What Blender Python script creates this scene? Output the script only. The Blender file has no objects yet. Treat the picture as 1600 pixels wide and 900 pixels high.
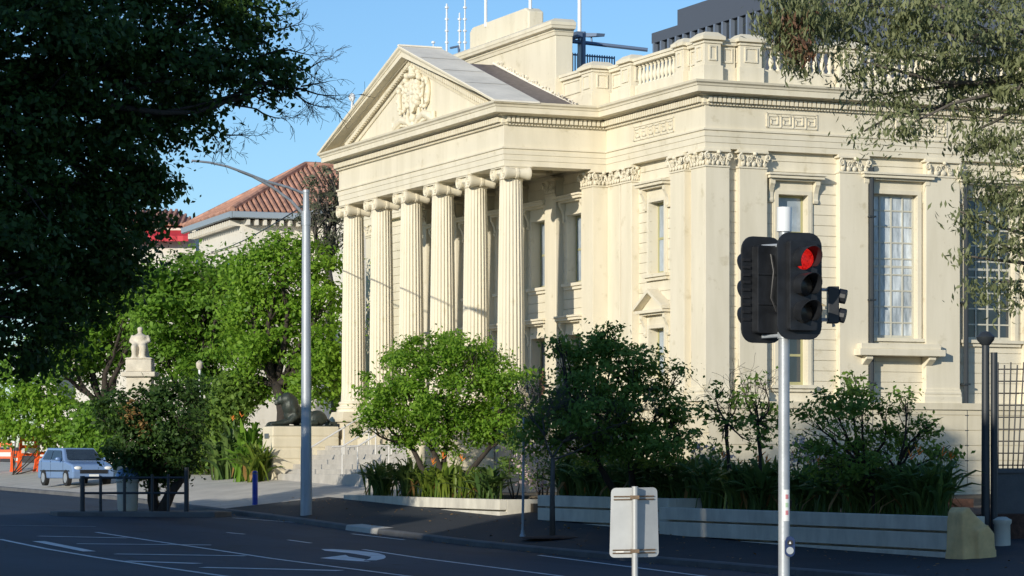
import bpy, bmesh, math, random
import numpy as np
from mathutils import Vector, Matrix
R = math.radians
rnd = random.Random(7)
NP = np.random.default_rng(11)
scene = bpy.context.scene
COL = scene.collection

# ------------------------------------------------------------------ survey
F = 4364.0                      # focal length in photo pixels
CAMZ, HOR = 1.6, 725.0
TH = R(23.4)
SN, CS = math.sin(TH), math.cos(TH)
O = Vector((-0.03, 87.0, 0.0))  # axis of the nearest portico column
BD = Vector((SN, -CS, 0)); RD = Vector((CS, SN, 0))   # along the front / into the building
ROTZ = math.atan2(BD.y, BD.x)
def W(s, n, z=0.0):
    p = O + BD*s + RD*n
    return Vector((p.x, p.y, z))
def SNof(x, y):
    d = Vector((x, y, 0)) - O
    return d.dot(BD), d.dot(RD)
def U(u, v, D):
    return Vector(((u-800)/F*D, D, CAMZ+(HOR-v)/F*D))
def s_at(u, n):
    k = (u-800)/F
    return (k*(O.y+RD.y*n)-O.x-RD.x*n)/(BD.x-k*BD.y)
def n_at(u, s):
    k = (u-800)/F
    return (k*(O.y+BD.y*s)-O.x-BD.x*s)/(RD.x-k*RD.y)
KS = [(-400, 3.6), (-150, 1.75), (-60, 1.0), (-14, .50), (-5, .30), (3.5, .13), (9.4, -.04), (17.4, -.22), (23.6, -.30), (34, -.36), (60, -.42), (140, -.5), (700, -.8)]
KERB_N = -8.7
def zk(s):
    for (a, za), (b, zb) in zip(KS, KS[1:]):
        if s <= b:
            t = max(0, (s-a)/(b-a)); return za+(zb-za)*t
    return KS[-1][1]
def ground(s, n):
    z = zk(s)
    if n < KERB_N:
        return z-.13-.008*min(KERB_N-n, 8)*0
    if n < -3.1:
        k = .10 if s < 20 else max(.06, .10-.0035*(s-20))
        return z+k*(n-KERB_N)
    k = .10 if s < 20 else max(.06, .10-.0035*(s-20))
    return z+k*5.6+.01*min(n+3.1, 40)
def gxy(x, y):
    return ground(*SNof(x, y))
def march(u, v, hf, d0=25.0):
    """first point where the sight line meets the height field"""
    def gap(D):
        x = (u-800)/F*D; return CAMZ+(HOR-v)/F*D-hf(*SNof(x, D))
    D = d0
    while D < 600 and gap(D) > 0: D += .5
    a, b = D-.5, D
    for _ in range(30):
        m = (a+b)/2
        if gap(m) > 0: a = m
        else: b = m
    x = (u-800)/F*b
    return Vector((x, b, hf(*SNof(x, b))))
def on_ground(u, v, D=70.0):
    return march(u, v, ground)
def on_road(u, v):
    return march(u, v, lambda s, n: zk(s)-.13)

# ------------------------------------------------------------------ helpers
class MB:
    """collects faces and links them as one mesh object"""
    def __init__(self):
        self.v = []; self.f = []; self.sm = False
    def add(self, vs, fs):
        b = len(self.v)
        self.v += [tuple(p) for p in vs]; self.f += [tuple(i+b for i in f) for f in fs]
    def box(self, a, b, T=None):
        (x0, y0, z0), (x1, y1, z1) = a, b
        vs = [(x0,y0,z0),(x1,y0,z0),(x1,y1,z0),(x0,y1,z0),(x0,y0,z1),(x1,y0,z1),(x1,y1,z1),(x0,y1,z1)]
        if T: vs = [T(*p) for p in vs]
        self.add(vs, [(0,3,2,1),(4,5,6,7),(0,1,5,4),(1,2,6,5),(2,3,7,6),(3,0,4,7)])
    def prism(self, poly, h0, h1, T):
        """poly in (a,b); extruded from h0 to h1; T(a,b,h)->point"""
        k = len(poly)
        vs = [T(a, b, h0) for a, b in poly]+[T(a, b, h1) for a, b in poly]
        self.add(vs, [tuple(range(k))[::-1], tuple(range(k, 2*k))]+[(i, (i+1) % k, k+(i+1) % k, k+i) for i in range(k)])
    def tube(self, pts, rad, seg=8, cap=True):
        pts = [Vector(p) for p in pts]
        rs = rad if isinstance(rad, (list, tuple)) else [rad]*len(pts)
        b = len(self.v); up = None
        for i, p in enumerate(pts):
            d = (pts[min(i+1, len(pts)-1)]-pts[max(i-1, 0)])
            if d.length < 1e-9: d = Vector((0, 0, 1))
            d.normalize()
            if up is None:
                up = d.orthogonal().normalized()
            up = (up-d*up.dot(d))
            if up.length < 1e-6: up = d.orthogonal()
            up.normalize(); w = d.cross(up)
            for k in range(seg):
                a = 2*math.pi*k/seg
                q = p+(up*math.cos(a)+w*math.sin(a))*rs[i]
                self.v.append((q.x, q.y, q.z))
        for i in range(len(pts)-1):
            for k in range(seg):
                k2 = (k+1) % seg
                self.f.append((b+i*seg+k, b+i*seg+k2, b+(i+1)*seg+k2, b+(i+1)*seg+k))
        if cap:
            self.f.append(tuple(b+k for k in range(seg))[::-1]); e = b+(len(pts)-1)*seg
            self.f.append(tuple(e+k for k in range(seg)))
    def lathe(self, prof, seg=24, c=(0, 0, 0), T=None):
        """prof: (radius, z) bottom to top"""
        b = len(self.v); k = len(prof)
        for r, z in prof:
            for j in range(seg):
                a = 2*math.pi*j/seg
                p = (c[0]+r*math.cos(a), c[1]+r*math.sin(a), c[2]+z)
                self.v.append(tuple(T(*p)) if T else p)
        for i in range(k-1):
            for j in range(seg):
                j2 = (j+1) % seg
                self.f.append((b+i*seg+j, b+i*seg+j2, b+(i+1)*seg+j2, b+(i+1)*seg+j))
        self.f.append(tuple(b+j for j in range(seg))[::-1]); self.f.append(tuple(b+(k-1)*seg+j for j in range(seg)))
    def sweep(self, prof, path, flip=False):
        """closed profile (offset outward, z) along an open (s,n) path, outward is right of travel"""
        k = len(prof); st = []
        for i, p in enumerate(path):
            p = Vector(p)
            d0 = (p-Vector(path[i-1])).normalized() if i > 0 else None
            d1 = (Vector(path[i+1])-p).normalized() if i < len(path)-1 else None
            d0 = d0 or d1; d1 = d1 or d0
            n0 = Vector((d0.y, -d0.x)); n1 = Vector((d1.y, -d1.x))
            m = (n0+n1); m = m/(m.dot(n0)) if m.length > 1e-6 else n0
            st.append((p, m))
        b = len(self.v)
        for p, m in st:
            for o, z in prof:
                q = p+m*o; self.v.append((q.x, q.y, z))
        for i in range(len(path)-1):
            for j in range(k):
                j2 = (j+1) % k
                self.f.append((b+i*k+j, b+i*k+j2, b+(i+1)*k+j2, b+(i+1)*k+j))
        self.f.append(tuple(b+j for j in range(k))[::-1]); e = b+(len(path)-1)*k
        self.f.append(tuple(e+j for j in range(k)))
    def ell(self, c, r, seg=14, rings=9, M=None):
        b = len(self.v); c = Vector(c)
        for i in range(rings+1):
            t = math.pi*i/rings
            for j in range(seg):
                a = 2*math.pi*j/seg
                p = Vector((r[0]*math.sin(t)*math.cos(a), r[1]*math.sin(t)*math.sin(a), r[2]*math.cos(t)))
                if M: p = M @ p
                self.v.append(tuple(c+p))
        for i in range(rings):
            for j in range(seg):
                j2 = (j+1) % seg
                self.f.append((b+i*seg+j, b+(i+1)*seg+j, b+(i+1)*seg+j2, b+i*seg+j2))
    def mesh(self, name, mat, fix=True, smooth=None):
        me = bpy.data.meshes.new(name)
        me.from_pydata(self.v, [], self.f)
        if fix and len(self.f) < 60000:
            bm = bmesh.new(); bm.from_mesh(me)
            bmesh.ops.remove_doubles(bm, verts=bm.verts, dist=1e-5)
            bmesh.ops.recalc_face_normals(bm, faces=bm.faces)
            bm.to_mesh(me); bm.free()
        if mat: me.materials.append(mat)
        if smooth is not None:
            me.polygons.foreach_set('use_smooth', [True]*len(me.polygons))
            if smooth: me.set_sharp_from_angle(angle=R(smooth))
        me.update()
        return me
    def build(self, name, mat, parent=None, loc=None, smooth=None, fix=True, bevel=0):
        o = bpy.data.objects.new(name, self.mesh(name, mat, fix, smooth))
        COL.objects.link(o)
        if parent: o.parent = parent
        if loc is not None: o.location = loc
        if bevel:
            m = o.modifiers.new('edge', 'BEVEL'); m.width = bevel; m.segments = 2; m.limit_method = 'ANGLE'; m.angle_limit = R(40)
        return o

def tag(o, label=None, cat=None, group=None, kind=None):
    if label: o['label'] = label
    if cat: o['category'] = cat
    if group: o['group'] = group
    if kind: o['kind'] = kind
    return o
def thing(name, label, cat, loc=(0, 0, 0), rotz=0, group=None):
    o = bpy.data.objects.new(name, None); COL.objects.link(o)
    o.location = loc; o.rotation_euler = (0, 0, rotz); o.empty_display_size = .2
    return tag(o, label, cat, group)
def link_copy(o, parent, loc=None):
    c = o.copy(); COL.objects.link(c); c.parent = parent
    if loc is not None: c.location = loc
    return c
def copy_tree(o, parent=None, loc=None, rotz=None):
    c = link_copy(o, parent, loc)
    if rotz is not None: c.rotation_euler = (0, 0, rotz)
    for ch in list(o.children): copy_tree(ch, c)
    return c
def remeshed(name, mb, mat, parent, voxel, loc=None, it=4):
    """fuse overlapping shapes into one smooth skin"""
    me = mb.mesh(name, mat, fix=False)
    t = bpy.data.objects.new('tmp', me); COL.objects.link(t)
    m = t.modifiers.new('r', 'REMESH'); m.mode = 'VOXEL'; m.voxel_size = voxel
    s = t.modifiers.new('s', 'SMOOTH'); s.iterations = it; s.factor = .5
    dg = bpy.context.evaluated_depsgraph_get()
    out = bpy.data.meshes.new_from_object(t.evaluated_get(dg))
    bpy.data.objects.remove(t)
    out.materials.clear(); out.materials.append(mat)
    out.polygons.foreach_set('use_smooth', [True]*len(out.polygons))
    o = bpy.data.objects.new(name, out); COL.objects.link(o)
    if parent: o.parent = parent
    if loc is not None: o.location = loc
    return o

# ------------------------------------------------------------------ materials
def nt(m):
    return m.node_tree.nodes, m.node_tree.links
def mat(name, col, rough=.6, metal=0., var=.0, scale=3., bump=0., bscale=30., var2=None, spec=.5, stretch=None, emit=None):
    m = bpy.data.materials.new(name); m.use_nodes = True
    N, L = nt(m); B = N['Principled BSDF']
    B.inputs['Base Color'].default_value = (*col, 1); B.inputs['Roughness'].default_value = rough
    B.inputs['Metallic'].default_value = metal; B.inputs['Specular IOR Level'].default_value = spec
    if var or bump:
        tc = N.new('ShaderNodeTexCoord'); src = tc.outputs['Object']
        if stretch:
            mp = N.new('ShaderNodeMapping'); mp.inputs['Scale'].default_value = stretch
            L.new(src, mp.inputs['Vector']); src = mp.outputs['Vector']
    if var:
        t = N.new('ShaderNodeTexNoise'); t.inputs['Scale'].default_value = scale; t.inputs['Detail'].default_value = 6
        t.inputs['Roughness'].default_value = .65
        L.new(src, t.inputs['Vector'])
        r = N.new('ShaderNodeValToRGB')
        lo = [c*(1-var) for c in col] if var2 is None else var2
        hi = [min(1, c*(1+var*.6)) for c in col]
        r.color_ramp.elements[0].position = .3; r.color_ramp.elements[1].position = .7
        r.color_ramp.elements[0].color = (*lo, 1); r.color_ramp.elements[1].color = (*hi, 1)
        L.new(t.outputs['Fac'], r.inputs['Fac']); L.new(r.outputs['Color'], B.inputs['Base Color'])
    if bump:
        t2 = N.new('ShaderNodeTexNoise'); t2.inputs['Scale'].default_value = bscale; t2.inputs['Detail'].default_value = 5
        L.new(src, t2.inputs['Vector'])
        bp = N.new('ShaderNodeBump'); bp.inputs['Strength'].default_value = bump; bp.inputs['Distance'].default_value = .02
        L.new(t2.outputs['Fac'], bp.inputs['Height']); L.new(bp.outputs['Normal'], B.inputs['Normal'])
    if emit:
        B.inputs['Emission Color'].default_value = (*emit[0], 1); B.inputs['Emission Strength'].default_value = emit[1]
    return m
def leaf_mat(name, c1, c2, trans=.35, rough=.5):
    """leaf colours vary from leaf to leaf"""
    m = bpy.data.materials.new(name); m.use_nodes = True
    N, L = nt(m); B = N['Principled BSDF']; out = N['Material Output']
    g = N.new('ShaderNodeNewGeometry'); r = N.new('ShaderNodeValToRGB')
    r.color_ramp.elements[0].color = (*c1, 1); r.color_ramp.elements[1].color = (*c2, 1)
    L.new(g.outputs['Random Per Island'], r.inputs['Fac'])
    L.new(r.outputs['Color'], B.inputs['Base Color'])
    B.inputs['Roughness'].default_value = rough; B.inputs['Specular IOR Level'].default_value = .25
    t = N.new('ShaderNodeBsdfTranslucent'); mx = N.new('ShaderNodeMixShader'); mx.inputs[0].default_value = trans
    hs = N.new('ShaderNodeHueSaturation'); hs.inputs['Hue'].default_value = .485; hs.inputs['Value'].default_value = 1.5
    L.new(r.outputs['Color'], hs.inputs['Color']); L.new(hs.outputs['Color'], t.inputs['Color'])
    L.new(B.outputs[0], mx.inputs[1]); L.new(t.outputs[0], mx.inputs[2]); L.new(mx.outputs[0], out.inputs['Surface'])
    return m
def paint_mat(name, col, streak=.10):
    """old masonry paint: broad tone changes, fine rain streaks, grime spots, slight relief"""
    m = bpy.data.materials.new(name); m.use_nodes = True
    N, L = nt(m); B = N['Principled BSDF']; B.inputs['Roughness'].default_value = .75; B.inputs['Specular IOR Level'].default_value = .25
    tc = N.new('ShaderNodeTexCoord')
    def noise(scale, detail, st=None):
        mp = N.new('ShaderNodeMapping'); mp.inputs['Scale'].default_value = st or (1, 1, 1)
        L.new(tc.outputs['Object'], mp.inputs['Vector'])
        t = N.new('ShaderNodeTexNoise'); t.inputs['Scale'].default_value = scale; t.inputs['Detail'].default_value = detail
        t.inputs['Roughness'].default_value = .6
        L.new(mp.outputs['Vector'], t.inputs['Vector']); return t.outputs['Fac']
    def ramp(src, p0, p1, a, b):
        r = N.new('ShaderNodeValToRGB'); r.color_ramp.elements[0].position = p0; r.color_ramp.elements[1].position = p1
        r.color_ramp.elements[0].color = (*a, 1); r.color_ramp.elements[1].color = (*b, 1); L.new(src, r.inputs['Fac']); return r.outputs['Color']
    def mul(a, b):
        x = N.new('ShaderNodeMix'); x.data_type = 'RGBA'; x.blend_type = 'MULTIPLY'; x.inputs[0].default_value = 1
        L.new(a, x.inputs[6]); L.new(b, x.inputs[7]); return x.outputs[2]
    base = ramp(noise(.35, 4), .3, .7, [c*.93 for c in col], col)
    st = ramp(noise(1.0, 5, (2.2, 2.2, .3)), .25, .6, (1-streak, 1-streak*1.05, 1-streak*1.3), (1, 1, 1))
    gr = ramp(noise(2.2, 9), .28, .40, (.82, .80, .74), (1, 1, 1))
    L.new(mul(mul(base, st), gr), B.inputs['Base Color'])
    bp = N.new('ShaderNodeBump'); bp.inputs['Strength'].default_value = .25; bp.inputs['Distance'].default_value = .01
    L.new(noise(14, 6), bp.inputs['Height']); L.new(bp.outputs['Normal'], B.inputs['Normal'])
    return m

M = {}
M['cream'] = paint_mat('cream_paint', (.79, .72, .565), .12)
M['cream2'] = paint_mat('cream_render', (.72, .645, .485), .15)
M['roof_cap'] = mat('cement_roof', (.82, .77, .66), .8, var=.16, scale=1.2, bump=.2)
M['slate'] = mat('slate', (.135, .115, .125), .55, var=.35, scale=5, bump=.4, bscale=9)
M['flatroof'] = mat('roof_membrane', (.4, .4, .38), .8)
M['sash'] = mat('olive_sash', (.40, .38, .20), .5)
M['sash_dark'] = mat('weathered_sash', (.55, .53, .44), .5)
M['glass'] = mat('window_glass', (.035, .05, .065), .06, var=.5, scale=.6, spec=.9)
M['blind'] = mat('window_with_blinds', (.36, .42, .48), .12, var=.35, scale=1.5, spec=.8)
M['stone'] = mat('pale_step_stone', (.44, .41, .36), .8, var=.18, scale=2.5, bump=.3)
M['sand'] = mat('sandstone', (.86, .60, .28), .85, var=.25, scale=2.2, bump=.5, bscale=8)
M['concrete'] = mat('planter_concrete', (.64, .60, .50), .85, var=.22, scale=1.3, bump=.3, bscale=18, stretch=(1.6, 1.6, .7))
def road_mat():
    """worn asphalt: patches, tyre-polished lanes, hairline cracks, coarse grit"""
    m = mat('road_asphalt', (.026, .038, .055), .75); N, L = nt(m); B = N['Principled BSDF']
    tc = N.new('ShaderNodeTexCoord'); mp = N.new('ShaderNodeMapping'); mp.inputs['Rotation'].default_value = (0, 0, -ROTZ); L.new(tc.outputs['Object'], mp.inputs['Vector'])
    def noise(sc, de, st):
        q = N.new('ShaderNodeMapping'); q.inputs['Scale'].default_value = st; L.new(mp.outputs['Vector'], q.inputs['Vector'])
        t = N.new('ShaderNodeTexNoise'); t.inputs['Scale'].default_value = sc; t.inputs['Detail'].default_value = de; L.new(q.outputs['Vector'], t.inputs['Vector']); return t.outputs['Fac']
    def ramp(src, p0, p1, x, y):
        r = N.new('ShaderNodeValToRGB'); e = r.color_ramp.elements; e[0].position = p0; e[1].position = p1; e[0].color = (*x, 1); e[1].color = (*y, 1); L.new(src, r.inputs['Fac']); return r.outputs['Color']
    def mul(x, y):
        k = N.new('ShaderNodeMix'); k.data_type = 'RGBA'; k.blend_type = 'MULTIPLY'; k.inputs[0].default_value = 1; L.new(x, k.inputs[6]); L.new(y, k.inputs[7]); return k.outputs[2]
    base = ramp(noise(.22, 6, (1, 1, 1)), .35, .65, (.010, .022, .042), (.020, .036, .060))
    lane = ramp(noise(.9, 3, (.03, 1, 1)), .35, .65, (.70, .70, .72), (1.25, 1.22, 1.2))
    vo = N.new('ShaderNodeTexVoronoi'); vo.feature = 'DISTANCE_TO_EDGE'; vo.inputs['Scale'].default_value = .22
    wq = N.new('ShaderNodeTexNoise'); wq.inputs['Scale'].default_value = .8; L.new(mp.outputs['Vector'], wq.inputs['Vector'])
    ad = N.new('ShaderNodeVectorMath'); ad.operation = 'ADD'; L.new(mp.outputs['Vector'], ad.inputs[0]); L.new(wq.outputs['Color'], ad.inputs[1]); L.new(ad.outputs[0], vo.inputs['Vector'])
    crack = ramp(vo.outputs['Distance'], .002, .010, (.35, .35, .38), (1, 1, 1))
    stain = ramp(noise(.5, 8, (.5, 1, 1)), .30, .42, (.6, .6, .62), (1, 1, 1))
    grit = ramp(noise(60, 3, (1, 1, 1)), .3, .7, (.75, .75, .75), (1.3, 1.3, 1.3))
    L.new(mul(mul(mul(base, lane), crack), mul(stain, grit)), B.inputs['Base Color'])
    bp = N.new('ShaderNodeBump'); bp.inputs['Strength'].default_value = .35; bp.inputs['Distance'].default_value = .02; L.new(noise(45, 4, (1, 1, 1)), bp.inputs['Height']); L.new(bp.outputs['Normal'], B.inputs['Normal'])
    return m
M['asphalt'] = road_mat()
M['footasphalt'] = mat('footpath_asphalt', (.020, .024, .031), .85, var=.3, scale=.8, bump=.35, bscale=40)
M['kerb'] = mat('bluestone_kerb', (.13, .13, .13), .8, var=.3, scale=1.5, bump=.3)
M['paving'] = mat('forecourt_paving', (.52, .49, .43), .85, var=.2, scale=.9, bump=.2)
M['earth'] = mat('earth', (.10, .08, .055), .95, var=.4, scale=1.2, bump=.5)
M['mulch'] = mat('bark_mulch', (.09, .045, .03), .95, var=.5, scale=9, bump=.8, bscale=40)
M['white'] = mat('road_paint', (.80, .82, .82), .6, var=.35, scale=3.2, bump=.1)
M['steel'] = mat('galvanised_steel', (.40, .43, .46), .45, .3, var=.2, scale=3, bump=.08)
M['pole'] = mat('lamp_post_grey', (.40, .43, .46), .5, .25, var=.22, scale=1.6, bump=.08, stretch=(3, 3, .5))
M['rail'] = mat('stainless_rail', (.78, .75, .70), .35, .25)
M['bronze'] = mat('dark_bronze', (.034, .036, .030), .5, .3, var=.5, scale=6, bump=.5, bscale=18, var2=(.03, .045, .036))
M['black'] = mat('black_plastic', (.016, .018, .022), .5, var=.6, scale=5, bump=.05)
M['blackiron'] = mat('black_iron', (.018, .018, .02), .5)
M['darkpost'] = mat('dark_painted_post', (.03, .036, .042), .5)
M['blue'] = mat('blue_paint', (.012, .05, .42), .4, var=.15, scale=4)
M['navy'] = mat('navy_plastic', (.012, .03, .10), .35)
M['signback'] = mat('aluminium_sign_back', (.44, .45, .45), .45, .2, var=.12, scale=3, bump=.05, bscale=5)
M['rust'] = mat('rusty_bracket', (.20, .14, .09), .7, .3, var=.5, scale=14)
M['label'] = mat('white_sticker', (.78, .78, .76), .5)
M['pink'] = mat('faded_red_print', (.62, .22, .24), .5)
M['greenprint'] = mat('faded_green_print', (.42, .58, .38), .5)
M['redlens'] = mat('red_signal_lens', (.6, .01, .01), .3, emit=((1, .016, .010), .85))
M['darklens'] = mat('unlit_lens', (.03, .025, .02), .25)
M['terracotta'] = mat('terracotta_tiles', (.47, .25, .175), .8, var=.5, scale=2.2, bump=.3)
M['housewall'] = paint_mat('house_render', (.74, .70, .62), .08)
M['gutter'] = mat('blue_grey_gutter', (.30, .36, .42), .5)
M['office'] = mat('office_cladding', (.095, .105, .13), .45, .2)
M['officefin'] = mat('office_fins', (.20, .24, .31), .4, .3)
M['officeglass'] = mat('office_glass', (.02, .025, .03), .08, var=.5, scale=.3)
M['statue'] = mat('monument_stone', (.62, .56, .45), .8, var=.2, scale=3)
M['bark'] = mat('dark_bark', (.045, .035, .027), .9, var=.4, scale=6, bump=.7, bscale=22, stretch=(2, 2, .5))
M['greybark'] = mat('grey_bark', (.12, .105, .09), .9, var=.4, scale=6, bump=.6, bscale=22, stretch=(2, 2, .5))
M['brick'] = mat('street_brick', (.25, .15, .11), .85, var=.2)
M['orange'] = mat('safety_orange', (.85, .11, .015), .45)
M['barwhite'] = mat('reflective_white', (.75, .75, .72), .4)
M['carpaint'] = mat('pale_blue_car_paint', (.20, .31, .52), .25, .2)
M['tyre'] = mat('rubber', (.015, .015, .015), .8)
M['awning'] = mat('red_awning', (.55, .035, .05), .7)
M['flag'] = mat('white_flagpole', (.75, .77, .78), .35)
M['bluegrey'] = mat('blue_grey_steel', (.12, .17, .26), .45, .3)
M['plaque'] = mat('metal_plaque', (.22, .23, .23), .4, .6)
M['timber'] = mat('brown_timber', (.16, .085, .05), .5)

LF = {}
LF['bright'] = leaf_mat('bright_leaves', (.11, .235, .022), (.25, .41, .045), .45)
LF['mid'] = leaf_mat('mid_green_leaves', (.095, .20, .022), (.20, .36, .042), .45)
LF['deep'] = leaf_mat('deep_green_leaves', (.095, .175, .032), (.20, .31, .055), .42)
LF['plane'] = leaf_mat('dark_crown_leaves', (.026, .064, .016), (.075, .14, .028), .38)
LF['gum'] = leaf_mat('gum_leaves', (.15, .18, .080), (.28, .30, .15), .35)
LF['gumred'] = leaf_mat('dry_gum_leaves', (.16, .075, .045), (.26, .16, .10), .25)
LF['conifer'] = leaf_mat('grey_green_needles', (.075, .090, .050), (.15, .16, .10), .2)
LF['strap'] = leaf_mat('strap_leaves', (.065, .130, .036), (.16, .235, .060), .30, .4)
LF['straplit'] = leaf_mat('sunlit_strap_leaves', (.085, .150, .020), (.210, .270, .040), .35, .4)  # lighter, yellower copy of the strap leaves, sunlight put into the colour
LF['pinkflower'] = leaf_mat('pale_pink_blossom', (.50, .36, .36), (.72, .60, .58), .3)
LF['orangeflower'] = leaf_mat('orange_flower', (.70, .16, .02), (.85, .30, .04), .2)
def lens_tex(m):
    N, L = nt(m); B = N['Principled BSDF']; tc = N.new('ShaderNodeTexCoord'); vo = N.new('ShaderNodeTexVoronoi'); vo.inputs['Scale'].default_value = 55
    L.new(tc.outputs['Object'], vo.inputs['Vector']); r = N.new('ShaderNodeValToRGB'); r.color_ramp.elements[0].color = (1, .03, .02, 1); r.color_ramp.elements[1].color = (.30, .003, .003, 1); r.color_ramp.elements[1].position = .75
    L.new(vo.outputs['Distance'], r.inputs['Fac']); L.new(r.outputs['Color'], B.inputs['Emission Color'])
lens_tex(M['redlens'])
M['blindpale'] = mat('window_with_pale_blinds', (.62, .66, .70), .10, var=.8, scale=1.1, spec=.8, stretch=(2.5, 2.5, .5), var2=(.06, .09, .13))
LF['brownleaf'] = leaf_mat('brown_leaves', (.20, .11, .03), (.36, .22, .08), .3)
# ================================================================== TOWN HALL
WING_N, WALL_N, SIDE_S, WALL_S = 3.1, 3.36, 7.15, 6.95
PB_N, PWALL_N = 2.62, 2.88
ZB, ZT = 3.45, 10.85            # column base / architrave underside
FLOOR = 2.25
hall = thing('town_hall', 'cream classical town hall with ionic portico, coat of arms and balustraded parapet', 'town hall', (O.x, O.y, 0), ROTZ)
FT = lambda n0: (lambda a, d, z: (a, n0+d, z))       # wall facing the street
ST = lambda s0: (lambda a, d, z: (s0-d, a, z))       # wall facing the camera side

def wall(mb, T, a0, a1, z0, z1, ops, ch=.31, th=.34, g=.018, zoff=None):
    """coursed wall with openings: thin projecting courses in front of a backing"""
    xs = sorted({a0, a1, *[o[0] for o in ops], *[o[1] for o in ops]})
    zs = sorted({z0, z1, *[o[2] for o in ops], *[o[3] for o in ops]})
    for x0, x1 in zip(xs, xs[1:]):
        for y0, y1 in zip(zs, zs[1:]):
            cx, cy = (x0+x1)/2, (y0+y1)/2
            if any(o[0] < cx < o[1] and o[2] < cy < o[3] for o in ops): continue
            mb.box((x0, .03, y0), (x1, th, y1), T)
    z = z0
    while z < z1-.02:
        t = min(z+ch, z1)
        cuts = [(max(o[0], a0), min(o[1], a1)) for o in ops if o[2] < t-.04 and o[3] > z+.04]
        x = a0
        for c0, c1 in sorted(cuts)+[(a1, a1)]:
            if c0-x > .02: mb.box((x, 0, z+g/2), (c0, .029, t-g/2), T)
            x = max(x, c1)
        z = t

def spiral(mb, c, ux, uz, r, turns=1.75, tr=.022, sgn=1, seg=5):
    pts, rad = [], []
    k = int(turns*12)
    for i in range(k+1):
        t = i/k; a = sgn*(math.pi/2+2*math.pi*turns*t); q = r*(1-.88*t)
        p = Vector(c)+Vector(ux)*(q*math.cos(a))+Vector(uz)*(q*math.sin(a))
        pts.append(p); rad.append(tr*(1-.45*t))
    mb.tube(pts, rad, seg)

def console(mb, T, a, w, z0, z1, d):
    h = z1-z0
    prof = [(0, z0), (-.07, z0-.02), (-.10, z0+.05), (-.07, z0+.12), (-.09, z0+.45*h), (-d*.8, z1-.16), (-d, z1-.10), (-d, z1), (0, z1)]
    mb.prism(prof, a-w/2, a+w/2, lambda p, q, hh: T(hh, p, q))

def window(T, a, z0, z1, w, hood='flat', glass='glass', sash='sash', reveal=.25, parent=None):
    p = parent or hall
    fr = MB(); b = .17
    for x0, x1, y0, y1 in ((a-w/2-b, a-w/2, z0, z1+b), (a+w/2, a+w/2+b, z0, z1+b), (a-w/2, a+w/2, z1, z1+b)):
        fr.box((x0, -.05, y0), (x1, .0, y1), T)
        fr.box((x0+(.05 if x0 < a-w/2 else 0), -.075, y0), (x1-(.05 if x1 > a+w/2 else 0), -.05, y1-.05), T)
    win = fr.build('window', M['cream'], p)
    s = MB()
    t = .07
    zm = z0+(z1-z0)*.5
    for x0, x1, y0, y1 in ((a-w/2+.002, a-w/2+t, z0, z1-.002), (a+w/2-t, a+w/2-.002, z0, z1-.002), (a-w/2+t, a+w/2-t, z1-t, z1-.002), (a-w/2+t, a+w/2-t, z0, z0+t*1.4), (a-w/2+t, a+w/2-t, zm-.035, zm+.035)):
        s.box((x0, reveal, y0), (x1, reveal+.05, y1), T)
    s.build('sash_frame', M[sash], win)
    g = MB(); g.box((a-w/2+t*.5, reveal+.02, z0+t*.5), (a+w/2-t*.5, reveal+.03, z1-t*.5), T); g.build('pane', M[glass], win)
    bl = MB()
    bl.box((a-w/2+.01, reveal+.12, z0), (a+w/2-.01, reveal+.14, z1), T)
    si = MB()
    si.box((a-w/2-.26, -.16, z0-.10), (a+w/2+.26, reveal-.01, z0-.002), T); si.box((a-w/2-.2, -.09, z0-.2), (a+w/2+.2, 0, z0-.10), T)
    si.build('sill', M['cream'], win)
    if hood:
        h = MB(); hz = z1+.40; e = w/2+.42
        h.box((a-w/2-b, -.04, z1+b+.002), (a+w/2+b, 0, hz), T)
        h.box((a-e+.08, -.22, hz), (a+e-.08, 0, hz+.06), T)
        h.box((a-e, -.34, hz+.06), (a+e, 0, hz+.15), T)
        if hood == 'flat':
            h.box((a-e-.05, -.40, hz+.15), (a+e+.05, 0, hz+.21), T)
        else:
            z2 = hz+.15; rise = .52
            tri = lambda x, y: (x, y)
            PT = lambda p_, q_, hh: T(p_, hh, q_)
            h.prism([(a-e, z2), (a+e, z2), (a, z2+rise)], -.12, 0, PT)
            for sg in (-1, 1):
                h.prism([(a+sg*(e+.05), z2), (a+sg*(e+.05), z2+.10), (a, z2+rise+.12), (a, z2+rise)], -.38, 0, PT)
        h.build('hood', M['cream'], win)
        for sg in (-1, 1):
            c = MB(); console(c, T, a+sg*(w/2+.26), .15, z1-.22, hz, .22); c.build('bracket', M['cream'], win)
    return win

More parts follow.
